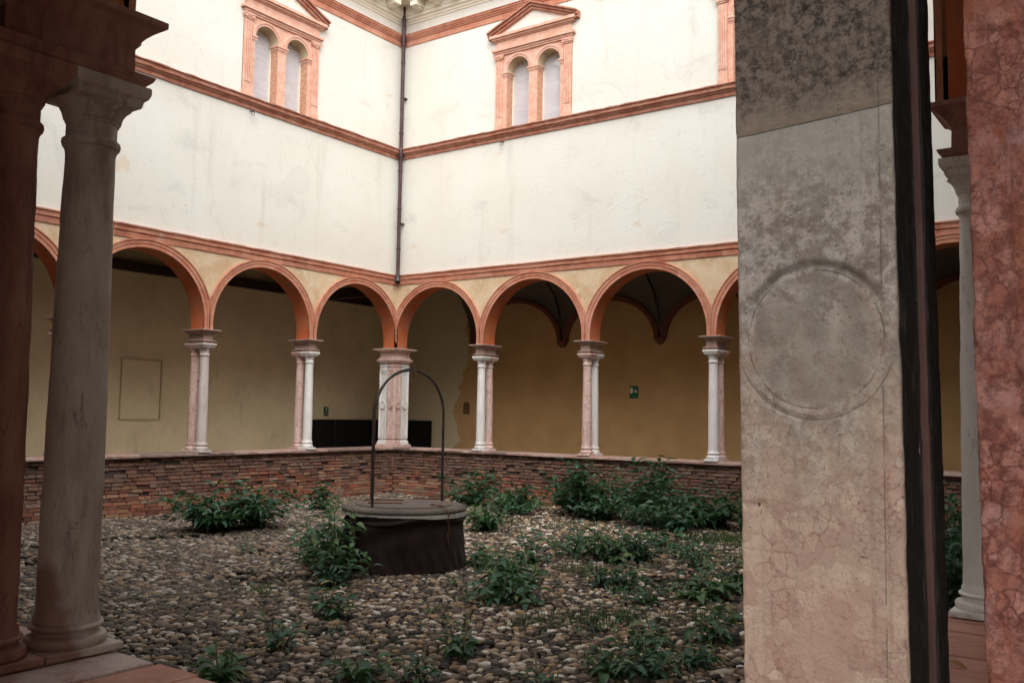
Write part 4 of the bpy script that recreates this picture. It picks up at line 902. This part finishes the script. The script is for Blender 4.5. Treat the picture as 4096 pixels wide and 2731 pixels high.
text_obj(sg, 'SICUREZZA', 0.038, (4.556, sy-0.003, sz1-0.925*(sz1-sz0)), (PI/2, 0, 0), 'sfaded')
s2 = empty('notice_sign', (-WK, 0.875, 0.63), 'small green safety notice above the black boards on the left gallery wall', 'sign')
x_ = -WK+0.012
under(s2, MB().box(-WK+0.0005, x_, 0.798, 0.956, 0.771, 0.915).build('sign_plate', 'sgreen'))
under(s2, MB().add([(x_+0.002, 0.862, 0.898), (x_+0.002, 0.903, 0.898), (x_+0.002, 0.90, 0.815), (x_+0.002, 0.862, 0.815)], [(0, 1, 2, 3)]).build('pictogram', 'swhite'))
under(s2, MB().add([(x_+0.002, 0.870, 0.806), (x_+0.002, 0.89, 0.806), (x_+0.002, 0.89, 0.790), (x_+0.002, 0.87, 0.790)], [(0, 1, 2, 3)]).build('pictogram_dot', 'swhite'))
under(s2, MB().box(-WK+0.0005, x_-0.004, 0.79, 0.965, 0.672, 0.765).build('text_plate', 'spaper'))
for a, b in ((0.712+0.02, 0.758-0.004), (0.684, 0.712)): under(s2, MB().add([(x_-0.002, 0.80, a), (x_-0.002, 0.955, a), (x_-0.002, 0.955, b), (x_-0.002, 0.80, b)], [(0, 1, 2, 3)]).build('text_line', 'sink'))
for (x0, x1, y0, y1, lb) in ((-WK+0.03, -WK+0.055, 0.06, 1.17, 'black board left of the pier, under the small green notice'), (-WK+0.06, -WK+0.09, 1.172, 3.1, 'long black board in the gallery corner, partly hidden by the pier'), (-3.05, -1.54, WK-0.06, WK-0.03, 'black board right of the pier, leaning on the far gallery wall')):
    o = MB().box(x0, x1, y0, y1, ZW+0.001, 0.585).build('display_board', 'black'); bevel(o, 0.004); tag(o, lb, 'board', 'black boards in the gallery corner')

# ------------------------------------------------------------------ well
wc = Vector((6.90, -7.24, ZG)); WR = 0.772; WT = -0.325
well = empty('well', wc, 'round covered well with concrete rim and iron arch in the courtyard', 'well')
def WP(mb, nm, mt, s=True): return under(well, mb.build(nm, mt, None, s))
h0 = ZG
WP(MB().lathe([(WR-0.10, h0-0.05), (WR-0.10, WT-0.05)], 40, wc.x, wc.y), 'well_drum', 'concrete')
rim = MB(); prof = [(WR-0.105, WT-0.076), (WR-0.03, WT-0.073), (WR-0.004, WT-0.058), (WR, WT-0.040), (WR-0.004, WT-0.03), (WR-0.025, WT-0.010), (WR-0.06, WT-0.001), (WR-0.14, WT)]
rim.lathe(prof, 64, wc.x, wc.y); WP(rim, 'rim', 'concrete')
cov = MB().lathe([(0.60, WT+0.0005), (0.60, WT+0.010), (0.595, WT+0.014), (0.30, WT+0.018)], 48, wc.x, wc.y); WP(cov, 'cover_plate', 'plate')
vR = Vector((0.742, 0.670, 0)); vF = Vector((-0.670, 0.742, 0))        # right of and away from the camera
for a0, b0, l in ((-0.52, 0.30, 0.5), (0.10, 0.52, 0.42), (-0.45, -0.10, 0.42)):
    p = wc+vR*a0+vF*b0; q = p+vR*l-vF*0.06; mb = MB(); mb.tube([(p.x, p.y, WT+0.022), (q.x, q.y, WT+0.024)], 0.012, 5); WP(mb, 'cover_bar', 'rust')
crown = wc+vR*0.05; zt_ = 1.345
legs = [(-0.385, -0.47), (-0.425, 0.40), (0.47, 0.26)]
for k, (a0, b0) in enumerate(legs):
    foot = wc+vR*a0+vF*b0; c0 = Vector((crown.x, crown.y, 0)); f0 = Vector((foot.x, foot.y, 0)); pts = [(foot.x, foot.y, WT-0.02)]
    for i in range(6): pts.append((foot.x, foot.y, WT+0.02+i*(0.76-WT)/5))
    zb = 0.78
    for i in range(1, 19):
        t = PI/2*i/18; p = f0.lerp(c0, 1-math.cos(t)); pts.append((p.x, p.y, zb+(zt_-zb)*math.sin(t)))
    WP(MB().tube(pts, 0.0165, 8), 'hoop_leg', 'iron')
WP(MB().tube([(crown.x, crown.y, zt_+0.03), (crown.x, crown.y, zt_-0.02)], 0.032, 8), 'hoop_crown', 'iron')
WP(MB().tube([(crown.x+0.02, crown.y+0.03, zt_-0.01), (crown.x+0.03, crown.y+0.03, zt_-0.08), (crown.x+0.022, crown.y+0.022, zt_-0.13)], 0.016, 6), 'pulley_hook', 'rust')
# white plastic band under the rim
mb = MB(); vs = []; fs = []; nb = 72
for i in range(nb):
    a = 2*PI*i/nb; w = 0.018+0.014*math.sin(a*2+1.0)+0.010*random.random()
    for rr, z_ in ((WR-0.001, WT-0.064), (WR-0.004, WT-0.082-w)): vs.append((wc.x+rr*math.cos(a), wc.y+rr*math.sin(a), z_))
for i in range(nb): j = (i+1) % nb; fs.append((2*i, 2*j, 2*j+1, 2*i+1))
mb.add(vs, fs); WP(mb, 'white_band', 'band')
# brown cloth wrapped round the drum
nb, nr = 220, 34; vs = []; fs = []
seam = math.atan2(-0.72*0.742-0.35*0.670+0, 0)  # unused angle kept simple
a_cam = math.atan2(CAM.y-wc.y, CAM.x-wc.x)
for j in range(nr+1):
    t = j/nr
    for i in range(nb):
        a = 2*PI*i/nb; da = (a-a_cam+PI) % (2*PI)-PI
        sag = 0.030*math.sin(da*1.7+0.6)+0.018*math.sin(da*5.1)
        zt0 = WT-0.108+sag*0.8-0.02
        zz = zt0+(ZG+0.004-zt0)*t
        fold = 0.020*math.copysign(abs(math.sin(a*5.5+1.5*math.sin(a*2)))**0.6, math.sin(a*5.5+1.5*math.sin(a*2)))*(0.15+t*0.9)+0.011*math.sin(a*17+2*t+2*math.sin(a*3))*t+0.007*math.sin(a*31+3*math.sin(4*t))*t
        swag = 0.017*math.sin((t*13+3.2*math.sin(da*1.5+0.5)))*(1-t)**2
        n1 = 0.014*float(vnoise(np.array([math.cos(a)*3.1]), np.array([math.sin(a)*3.1]), np.array([t*3.0]))[0])
        rr = WR-0.035+0.045*t**2+fold+swag+n1*2+(0.022 if t < 0.10 else 0)*math.sin(min(t/0.10, 1)*PI)
        tear = 0.012*math.sin(da*13)+0.02*math.sin(da*3.3) if j == nr else 0
        vs.append((wc.x+rr*math.cos(a), wc.y+rr*math.sin(a), zz+max(0, tear)))
for j in range(nr):
    for i in range(nb): k = (i+1) % nb; fs.append((j*nb+i, j*nb+k, j*nb+nb+k, j*nb+nb+i))
cl = MB().add(vs, fs).build('cloth_wrap', 'cloth', None, True); tag(cl, 'dark brown cloth wrapped round the well below the rim', 'cloth')
cl.modifiers.new('thick', 'SOLIDIFY').thickness = 0.003
# tan strap on the cloth
ang = a_cam-0.86; mb = MB(); vs = []
for i in range(9):
    t = i/8; w = 0.018*(1-t*0.75)+0.003; rr = WR+0.012+0.012*t
    for s_ in (-1, 1): vs.append((wc.x+rr*math.cos(ang+s_*w/rr+0.03*math.sin(t*5)), wc.y+rr*math.sin(ang+s_*w/rr+0.03*math.sin(t*5)), WT-0.22-(WT-0.22-ZG-0.03)*t))
mb.add(vs, [(2*i, 2*i+1, 2*i+3, 2*i+2) for i in range(8)]); o = mb.build('strap', 'strap'); o.modifiers.new('t', 'SOLIDIFY').thickness = 0.003
tag(o, 'thin tan strap hanging down the left side of the dark cloth', 'strap')
# rusty chain over the rim
ch = empty('chain', wc+vR*0.50-vF*0.40+Vector((0, 0, WT-ZG)), 'rusty chain hanging over the right of the well rim', 'chain')
path = []
p0 = wc+vR*0.30-vF*0.30; p1 = wc+vR*0.47-vF*0.54
for i in range(7): q = p0.lerp(p1, i/6); path.append(Vector((q.x+0.02*math.sin(i*2), q.y, WT+0.028-0.01*(i > 5))))
outd = (p1-wc); outd.z = 0; outd.normalize()
for i in range(1, 13): q = wc+outd*(WR+0.016+0.006*(i > 2)); path.append(Vector((q.x+0.008*math.sin(i*1.3), q.y+0.008*math.cos(i), WT-0.01-i*0.036)))
me = None
for i, p in enumerate(path[:-1]):
    t = (path[i+1]-p); mb = MB() if me is None else None
    if me is None:
        mb.tube([(0.022*math.cos(w), 0.011*math.sin(w), 0) for w in np.linspace(0, 2*PI, 11)], 0.0048, 5, False); me = mb.mesh('link', True); me.materials.append(M['rust'])
    o = bpy.data.objects.new('link', me); col.objects.link(o)
    q = t.to_track_quat('X', 'Z'); o.matrix_world = Matrix.Translation((p+path[i+1])/2) @ (q.to_matrix() @ Matrix.Rotation((i % 2)*PI/2+0.2, 3, 'X')).to_4x4(); under(ch, o)

# ------------------------------------------------------------------ cobbles
def ico(sub):
    bm = bmesh.new(); bmesh.ops.create_icosphere(bm, subdivisions=sub, radius=1.0)
    v = np.array([x.co[:] for x in bm.verts]); f = np.array([[q.index for q in p.verts] for p in bm.faces]); bm.free(); return v, f
ico1, f1_ = ico(1); ico2, f2_ = ico(2)
def stone_shape(v, k):
    n_ = fbm(v[:, 0]+k*3.7, v[:, 1]+k*1.9, v[:, 2], 1.1, 2)[:, None]
    w = v*(1+0.42*n_); return np.sign(w)*np.abs(w)**0.86
pitch_ = 0.051
gx = np.arange(0.0, Wd, pitch_*1.5); gy = np.arange(-D, 0.0, pitch_)
GX, GY = np.meshgrid(gx, gy)
# rows follow the view-perpendicular direction a little, as laid
jx = (rng.random(GX.shape)-0.5)*0.042+(np.arange(GX.shape[0]) % 2)[:, None]*0.035; jy = (rng.random(GX.shape)-0.5)*0.022
px_ = (GX+jx).ravel(); py_ = (GY+jy).ravel()
ok = (px_ > 0.02) & (px_ < Wd-0.02) & (py_ < -0.02) & (py_ > -D+0.02)
rw = np.hypot(px_-wc.x, py_-wc.y); ok &= rw > WR-0.06
bare = fbm(px_, py_, px_*0, 0.8, 3); ok &= (bare < 0.34) | (rng.random(len(px_)) < 0.35)
px_, py_ = px_[ok], py_[ok]; N_ = len(px_)
dist = np.hypot(px_-CAM.x, py_-CAM.y); azd = np.arctan2(py_-CAM.y, px_-CAM.x)-yaw
keep = (np.abs(azd) < 0.62); px_, py_, dist, azd = px_[keep], py_[keep], dist[keep], azd[keep]; N_ = len(px_)
big = rng.random(N_)**3*np.where(rng.random(N_) < 0.06, 2.2, 1.0)
lx = 0.027+0.020*rng.random(N_)+0.030*big; ly = 0.017+0.010*rng.random(N_)+0.013*big; lz = 0.014+0.012*rng.random(N_)+0.012*big
th = 0.72+rng.normal(0, 0.42, N_); tilt = rng.normal(0, 0.25, N_); tilt2 = rng.normal(0.18, 0.22, N_)
pz = ground_h(px_, py_)-0.004+0.016*rng.random(N_)
ct, st_ = np.cos(th), np.sin(th)
inview = azd < 0.51
vis_gap = (azd > -0.25) | (azd < -0.36)
order = np.argsort(np.where((np.abs(azd) < 0.46) & (azd > -0.23) & (dist > 6.05), dist, 1e3))
single = order[:300]; smask = np.zeros(N_, bool); smask[single] = True
def xf(v, i):
    """vertices of stone i"""
    w = v*np.array([lx[i], ly[i], lz[i]])
    a = tilt[i]; w = np.stack([w[:, 0]*math.cos(a)+w[:, 2]*math.sin(a), w[:, 1], -w[:, 0]*math.sin(a)+w[:, 2]*math.cos(a)], 1)
    a = tilt2[i]; w = np.stack([w[:, 0], w[:, 1]*math.cos(a)-w[:, 2]*math.sin(a), w[:, 1]*math.sin(a)+w[:, 2]*math.cos(a)], 1)
    return np.stack([w[:, 0]*ct[i]-w[:, 1]*st_[i], w[:, 0]*st_[i]+w[:, 1]*ct[i], w[:, 2]], 1)
shapes1 = [stone_shape(ico1, k) for k in range(12)]; shapes2 = [stone_shape(ico2, k) for k in range(12)]
def bulk(mask, shapes, faces, name):
    ids = np.nonzero(mask)[0]; nv = shapes[0].shape[0]
    S = np.stack(shapes)[ids % 12]                                   # n,nv,3
    w = S*np.stack([lx[ids], ly[ids], lz[ids]], 1)[:, None, :]
    a = tilt[ids][:, None]; w = np.stack([w[..., 0]*np.cos(a)+w[..., 2]*np.sin(a), w[..., 1], -w[..., 0]*np.sin(a)+w[..., 2]*np.cos(a)], -1)
    a = tilt2[ids][:, None]; w = np.stack([w[..., 0], w[..., 1]*np.cos(a)-w[..., 2]*np.sin(a), w[..., 1]*np.sin(a)+w[..., 2]*np.cos(a)], -1)
    c_, s_ = ct[ids][:, None], st_[ids][:, None]
    w = np.stack([w[..., 0]*c_-w[..., 1]*s_+px_[ids][:, None], w[..., 0]*s_+w[..., 1]*c_+py_[ids][:, None], w[..., 2]+pz[ids][:, None]], -1)
    F = (faces[None]+(np.arange(len(ids))*nv)[:, None, None]).reshape(-1, 3)
    me = bpy.data.meshes.new(name); co = w.reshape(-1, 3); me.vertices.add(len(co)); me.vertices.foreach_set('co', co.ravel())
    me.loops.add(F.size); me.loops.foreach_set('vertex_index', F.ravel().astype(np.int32)); me.polygons.add(len(F))
    me.polygons.foreach_set('loop_start', np.arange(0, F.size, 3)); me.polygons.foreach_set('loop_total', np.full(len(F), 3)); me.polygons.foreach_set('use_smooth', np.ones(len(F), bool)); me.update()
    o = new_obj(name, me, 'cobble', ground); o['kind'] = 'stuff'; return o
bulk(~smask & (dist < 10.5), shapes2, f2_, 'cobbles') if False else None
bulk(~smask, shapes1, f1_, 'cobbles')
cm = []
for k in range(12):
    me = bpy.data.meshes.new('cobble'); me.from_pydata([tuple(p) for p in shapes2[k]], [], [tuple(int(q) for q in p) for p in f2_]) ; me.polygons.foreach_set('use_smooth', [True]*len(me.polygons)); me.materials.append(M['cobble']); cm.append(me)
for i in single:
    o = bpy.data.objects.new('cobble', cm[i % 12]); col.objects.link(o); o.parent = ground
    R_ = Matrix.Rotation(th[i], 4, 'Z') @ Matrix.Rotation(tilt2[i], 4, 'X') @ Matrix.Rotation(tilt[i], 4, 'Y') @ Matrix.Diagonal((lx[i], ly[i], lz[i], 1))
    o.matrix_world = Matrix.Translation((px_[i], py_[i], pz[i])) @ R_

# ------------------------------------------------------------------ plants
def leaf_mesh(k, mt, seg=5):
    """pointed oval leaf, folded along the midrib and drooping; length 1 along +X"""
    bend = 0.25+0.35*random.random(); fold = 0.10+0.10*random.random(); wd = 0.21+0.05*random.random(); tw = (random.random()-.5)*0.5
    vs = []; fs = []
    for i in range(seg+1):
        t = i/seg; w = wd*math.sin(PI*(0.04+0.95*t)**0.80)*(1.0-0.15*t); zc = 0.14*math.sin(t*PI*0.6)-bend*t*t; y0 = tw*0.15*t*t
        vs += [(t, y0-w, zc+fold*w*3), (t, y0, zc), (t, y0+w, zc+fold*w*3)]
    for i in range(seg): fs += [(3*i, 3*i+1, 3*i+4, 3*i+3), (3*i+1, 3*i+2, 3*i+5, 3*i+4)]
    me = bpy.data.meshes.new('leaf'); me.from_pydata(vs, [], fs); me.polygons.foreach_set('use_smooth', [True]*len(fs)); me.materials.append(M[mt]); return me
LEAF = {mt: [leaf_mesh(k, mt) for k in range(7)] for mt in ('leaf_mid', 'leaf_dark', 'leaf_bright', 'leaf_olive')}
def plant(x, y, h, spread, stems, per, mt, label, group='weeds growing among the cobbles', single=False, leaf=0.13, lean=(0, 0), spikes=False, z=None):
    zb = float(ground_h(np.array([x]), np.array([y]))[0])-0.01 if z is None else z
    root = empty('weed_plant', (x, y, zb), label, 'plant', group)
    fol = MB(); stm = MB(); spk = MB()
    for s_ in range(stems):
        a = 2*PI*(s_+random.random()*0.8)/stems; k = random.random()**0.6
        tx = math.cos(a)*spread*k+lean[0]*h; ty = math.sin(a)*spread*k+lean[1]*h; hh = h*(1-0.40*k*k)*random.uniform(0.42, 1.12)
        b0 = Vector((x+math.cos(a)*0.03*spread, y+math.sin(a)*0.03*spread, zb)); tip = Vector((x+tx, y+ty, zb+hh)); mid = b0.lerp(tip, 0.5)+Vector((-tx*0.12, -ty*0.12, hh*0.14))
        bez = lambda t: b0*(1-t)**2+mid*2*t*(1-t)+tip*t*t
        stm.tube([bez(i/5) for i in range(6)], [0.007*(1-0.7*i/5)*(0.6+h) for i in range(6)], 5)
        ph = random.random()*6
        for q in range(per):
            t = 0.18+0.82*(q+random.random()*0.5)/per; p = bez(min(t, 1)); ang = ph+q*2.4+random.uniform(-.3, .3)
            ln = leaf*(1.1-0.40*abs(t-0.6))*random.uniform(0.65, 1.15); up = random.uniform(-0.25, 0.40)+(0.35 if t > 0.88 else 0)
            sc_ = Matrix.Diagonal((ln, ln*random.uniform(0.8, 1.15), ln, 1))
            mw = Matrix.Translation(p) @ Matrix.Rotation(ang, 4, 'Z') @ Matrix.Rotation(-up, 4, 'Y') @ Matrix.Rotation(random.uniform(-.5, .5), 4, 'X') @ Matrix.Translation((0.03, 0, 0)) @ sc_
            me = random.choice(LEAF[mt])
            if single:
                o = bpy.data.objects.new('leaf', me); col.objects.link(o); o.matrix_world = mw; under(root, o)
            else: fol.add([mw @ v.co for v in me.vertices], [tuple(f.vertices) for f in me.polygons])
        if spikes and random.random() < 0.55:
            spk.tube([tip, tip+Vector((random.uniform(-.02, .02), random.uniform(-.02, .02), 0.06+0.04*random.random()))], [0.008, 0.003], 5)
    under(root, stm.build('stems', 'stem', None, True))
    if fol.v: o = under(root, fol.build('foliage', mt, None, True)); o['kind'] = 'stuff'
    if spk.v: under(root, spk.build('flower_spikes', 'spike'))['kind'] = 'stuff'
    return root
pd = [
 # x, y, h, spread, stems, per, mat, label, single, leaf
 (2.50, -6.80, 0.62, 0.62, 17, 13, 'leaf_dark', 'dense dark bushy weed left of the well, against the left parapet', False, 0.20),
 (2.80, -6.25, 0.66, 0.62, 16, 12, 'leaf_dark', 'dark bushy weed reaching right beside the large left one', False, 0.20),
 (1.59, -3.69, 0.45, 0.35, 8, 8, 'leaf_dark', 'small dark weed behind the well, below the first left columns', False, 0.16),
 (2.30, -4.10, 0.30, 0.45, 8, 6, 'leaf_mid', 'low weed just behind the left rim of the well', False, 0.14),
 (6.85, -8.35, 0.72, 0.50, 13, 12, 'leaf_mid', 'leafy weed pressed against the left side of the cloth', False, 0.15),
 (6.15, -7.95, 0.62, 0.48, 12, 11, 'leaf_mid', 'pale weed left of the well, behind the one touching the cloth', False, 0.15),
 (6.55, -8.10, 0.86, 0.36, 9, 12, 'leaf_mid', 'tall weed climbing over the left rim of the well', False, 0.14),
 (7.25, -8.75, 0.38, 0.40, 9, 9, 'leaf_dark', 'dark low weed at the left foot of the cloth', False, 0.15),
 (8.40, -9.90, 0.36, 0.22, 7, 9, 'leaf_mid', 'bushy weed in front of the well, slightly left', True, 0.135),
 (8.92, -10.89, 0.30, 0.20, 5, 8, 'leaf_mid', 'small weed halfway between the grey column and the well', True, 0.125),
 (9.24, -11.73, 0.22, 0.19, 5, 9, 'leaf_mid', 'small spreading weed next to the near parapet, lower left', True, 0.13),
 (3.1, -0.95, 0.62, 0.85, 16, 12, 'leaf_dark', 'dark weed behind the well by the far parapet', False, 0.19),
 (4.2, -1.10, 0.52, 0.60, 12, 11, 'leaf_dark', 'dark weed right behind the well, right of the iron arch', False, 0.18),
 (5.65, -3.90, 0.55, 0.48, 13, 12, 'leaf_mid', 'pale weed just right of the well rim', False, 0.15),
 (5.85, -1.25, 0.85, 0.62, 17, 14, 'leaf_dark', 'tall dark weed clump at the right parapet, left one', False, 0.19),
 (6.10, -0.38, 1.05, 0.30, 8, 10, 'leaf_mid', 'thin tall weed climbing the right parapet', False, 0.15),
 (7.0, -0.75, 0.98, 0.50, 16, 14, 'leaf_dark', 'peaked dark weed clump at the right parapet below the exit sign', False, 0.19),
 (7.75, -1.15, 0.66, 0.60, 15, 13, 'leaf_dark', 'dark weed clump at the right parapet, right of the peaked one', False, 0.19),
 (8.45, -1.25, 0.58, 0.60, 15, 12, 'leaf_dark', 'dark low weed clump near the tan pilaster edge', False, 0.19),
 (9.15, -1.25, 0.60, 0.60, 14, 12, 'leaf_dark', 'dark weed clump disappearing behind the tan pilaster', False, 0.19),
 (8.03, -6.13, 0.42, 0.34, 9, 9, 'leaf_mid', 'weed right of the cloth, at the start of the middle row', False, 0.135),
 (8.20, -5.30, 0.40, 0.50, 13, 9, 'leaf_mid', 'weed in the middle row, second from the well', False, 0.135),
 (8.75, -5.45, 0.45, 0.46, 13, 10, 'leaf_mid', 'weed in the middle row, third from the well', False, 0.14),
 (9.05, -5.15, 0.38, 0.50, 14, 10, 'leaf_dark', 'weed at the right end of the middle row', False, 0.14),
 (8.35, -5.15, 0.52, 0.20, 4, 9, 'leaf_bright', 'fresh light green ferny weed in the middle row', False, 0.12),
 (8.95, -7.95, 0.46, 0.42, 14, 12, 'leaf_mid', 'large weed in front of the well to the right', True, 0.145),
 (9.25, -8.30, 0.34, 0.38, 12, 10, 'leaf_mid', 'spreading weed in front of the large right one', True, 0.14),
 (9.90, -7.01, 0.30, 0.28, 8, 9, 'leaf_mid', 'low weed on the open cobbles right of centre', True, 0.13),
 (9.55, -6.95, 0.24, 0.22, 6, 7, 'leaf_dark', 'small dark weed left of the low one on open cobbles', True, 0.13),
 (8.66, -3.67, 0.36, 0.34, 9, 8, 'leaf_mid', 'weed in front of the dark clumps, left of the pilaster', False, 0.14),
 (9.89, -5.21, 0.46, 0.34, 9, 9, 'leaf_mid', 'upright weed left of the tan pilaster, midway back', False, 0.14),
 (10.77, -6.95, 0.34, 0.40, 13, 10, 'leaf_mid', 'spreading weed beside the tan pilaster', True, 0.13),
 (10.95, -6.35, 0.34, 0.30, 9, 9, 'leaf_dark', 'dark weed behind the spreading one beside the tan pilaster', False, 0.13),
 (11.55, -9.80, 0.30, 0.32, 14, 11, 'leaf_mid', 'lush weed at bottom right, close to the tan pilaster', True, 0.12),
 (11.35, -9.95, 0.22, 0.18, 6, 8, 'leaf_mid', 'small weed left of the lush bottom right one', True, 0.115),
 (10.20, -10.22, 0.34, 0.16, 5, 9, 'leaf_mid', 'upright weed at bottom centre', True, 0.115),
 (10.05, -10.10, 0.40, 0.08, 3, 7, 'leaf_mid', 'thin weed just left of the upright bottom centre one', True, 0.09),
 (10.05, -11.15, 0.25, 0.18, 5, 9, 'leaf_mid', 'weed at the bottom edge, left of centre', True, 0.12),
 (10.40, -10.98, 0.22, 0.14, 4, 8, 'leaf_mid', 'weed at the bottom edge, second from the left', True, 0.11),
 (11.10, -10.55, 0.15, 0.13, 4, 7, 'leaf_mid', 'tiny weed at the bottom edge below centre', True, 0.10),
 (11.55, -8.55, 0.30, 0.18, 6, 8, 'leaf_mid', 'weed hugging the lower tan pilaster edge', True, 0.12),
 (4.86, -7.97, 0.20, 0.14, 4, 7, 'leaf_bright', 'tiny bright weed on bare cobbles left of the well', False, 0.08),
 (7.15, -9.6, 0.14, 0.12, 4, 5, 'leaf_bright', 'tiny reddish green sprout left of the front weeds', False, 0.08),
 (5.35, -0.75, 0.60, 0.60, 14, 12, 'leaf_dark', 'low dark weed at the left end of the dark row by the right parapet', False, 0.18),
 (6.45, -1.45, 0.55, 0.62, 15, 12, 'leaf_dark', 'low dark weed filling between the two tall dark clumps', False, 0.18),
 (7.35, -1.75, 0.45, 0.60, 14, 11, 'leaf_dark', 'low dark weed in front of the peaked dark clump', False, 0.17),
 (8.10, -2.05, 0.42, 0.60, 14, 11, 'leaf_dark', 'low dark weed along the front of the dark row, right half', False, 0.17),
 (4.75, -1.65, 0.40, 0.55, 11, 10, 'leaf_mid', 'pale low weed between the well arch and the dark row', False, 0.15),
 (9.45, -4.55, 0.34, 0.36, 9, 9, 'leaf_mid', 'weed behind the upright one left of the tan pilaster', False, 0.13),
 (7.75, -6.75, 0.30, 0.26, 7, 8, 'leaf_mid', 'small weed touching the right foot of the cloth', False, 0.12),
 (8.65, -7.35, 0.34, 0.26, 7, 9, 'leaf_mid', 'weed behind the large front right one', True, 0.13),
 (10.35, -7.55, 0.22, 0.22, 6, 8, 'leaf_dark', 'flat dark weed between the low and the spreading weeds', True, 0.12),
 (11.15, -8.9, 0.20, 0.18, 6, 7, 'leaf_mid', 'flat weed left of the one hugging the tan pilaster', True, 0.11),
 (11.75, -9.35, 0.24, 0.20, 7, 8, 'leaf_mid', 'weed behind the lush bottom right one', True, 0.115),
 (12.75, -4.6, 0.85, 0.55, 16, 14, 'leaf_dark', 'tall dark weed seen in the slit between pilasters', False, 0.17),
 (12.55, -3.2, 0.95, 0.60, 16, 13, 'leaf_dark', 'dark weed further back in the slit between pilasters', False, 0.18),
 (13.0, -6.2, 0.65, 0.5, 14, 12, 'leaf_dark', 'dark low weed in the slit beside the white column base', False, 0.15),
]
for ip, (x, y, h, sp, ns, per, mt, lb, single_, lf) in enumerate(pd):
    if mt == 'leaf_mid' and ip % 3 == 1: mt = 'leaf_olive'
    lf = lf*(0.72, 1.0, 0.86)[ip % 3] if mt != 'leaf_dark' else lf*(0.9, 0.75)[ip % 2]
    plant(x, y, h*(1.22 if mt == 'leaf_dark' else 1.0), sp*1.25, int(ns*(1.0 if single_ else (1.5 if mt == 'leaf_dark' else 0.95))), int(per*1.0), mt, lb, single=single_, leaf=lf*1.22, spikes=mt != 'leaf_dark')

m = MT('dead_leaf', 0.7); m.col(m.mix(m.noise(60), (0.34, 0.13, 0.04), (0.42, 0.24, 0.10))); M['dead_leaf'] = m.m
for k, (x_, y_, z_, lb) in enumerate(((14.06, -12.45, NZ+0.012, 'dry orange leaf lying on the red tiles in the slit'), (6.35, -9.15, None, 'dry brown leaf on the cobbles left of the well'), (9.75, -9.3, None, 'dry curled leaf on the cobbles in front of the well, right'))):
    me = leaf_mesh(k, 'leaf_mid'); me.materials.clear(); me.materials.append(M['dead_leaf'])
    o = new_obj('fallen_leaf', me); o.scale = (0.07, 0.07, 0.05); o.rotation_euler = (0.3, 0.2, k*1.7)
    o.location = (x_, y_, z_ if z_ is not None else float(ground_h(np.array([x_]), np.array([y_]))[0])+0.035); tag(o, lb, 'leaf', 'fallen dry leaves')
# grass : one uncountable mass
def grass(patches, name):
    n_tot = sum(p[3] for p in patches); V = []; F = []
    for (cx, cy, rad, cnt, hh) in patches:
        r_ = rad*np.sqrt(rng.random(cnt))*rng.normal(0.8, 0.25, cnt); a = rng.random(cnt)*2*PI; x = cx+r_*np.cos(a); y = cy+r_*np.sin(a); z = ground_h(x, y)
        t = rng.random(cnt)*2*PI; l = hh*(0.4+0.8*rng.random(cnt)); bx, by = np.cos(t), np.sin(t); w = 0.0035
        for i in range(cnt):
            k = len(V); lean = 0.5*l[i]*random.random()
            V += [(x[i]-by[i]*w, y[i]+bx[i]*w, z[i]), (x[i]+by[i]*w, y[i]-bx[i]*w, z[i]), (x[i]+bx[i]*lean*0.4+by[i]*w*.7, y[i]+by[i]*lean*0.4-bx[i]*w*.7, z[i]+l[i]*0.6), (x[i]+bx[i]*lean*0.4-by[i]*w*.7, y[i]+by[i]*lean*0.4+bx[i]*w*.7, z[i]+l[i]*0.6), (x[i]+bx[i]*lean, y[i]+by[i]*lean, z[i]+l[i])]
            F += [(k, k+1, k+2, k+3), (k+3, k+2, k+4)]
    me = bpy.data.meshes.new(name); me.from_pydata(V, [], F); o = new_obj(name, me, 'grass_blade'); tag(o, 'thin grass and moss between the cobbles', 'grass', None, 'stuff'); return o
gp = [(10.43, -8.5, 0.40, 220, 0.13), (10.0, -8.75, 0.40, 160, 0.11), (10.43, -8.5, 0.6, 260, 0.07), (10.1, -8.9, 0.5, 160, 0.07), (10.75, -8.2, 0.5, 200, 0.08), (3.9, -0.35, 0.6, 1400, 0.16), (9.2, -2.6, 0.8, 1200, 0.12), (10.2, -4.2, 0.8, 900, 0.10), (9.0, -6.3, 0.4, 350, 0.12), (6.5, -2.6, 0.8, 600, 0.08), (8.2, -4.4, 0.8, 500, 0.10), (11.2, -7.8, 0.5, 500, 0.08), (5.2, -3.0, 0.7, 500, 0.10), (7.0, -9.4, 0.5, 250, 0.06), (11.0, -9.2, 0.6, 400, 0.05), (9.4, -10.2, 0.5, 220, 0.05), (8.6, -11.0, 0.5, 180, 0.05)]
for k in range(60): gp.append((rng.random()*10+2, -1-rng.random()*10, 0.25, 60, 0.05))
grass(gp, 'grass')
for k in range(44):          # tiny sprouts nobody could tell apart
    t_ = random.random(); x_ = 8.0+3.6*random.random(); y_ = -5.5-5.2*random.random()*(0.6+0.4*t_)
    plant(x_, y_, 0.10+0.06*random.random(), 0.09, 3, 4, random.choice(('leaf_mid', 'leaf_bright', 'leaf_dark')), 'tiny green sprout between the cobbles in front of the well', group='tiny sprouts among the cobbles', leaf=0.07)
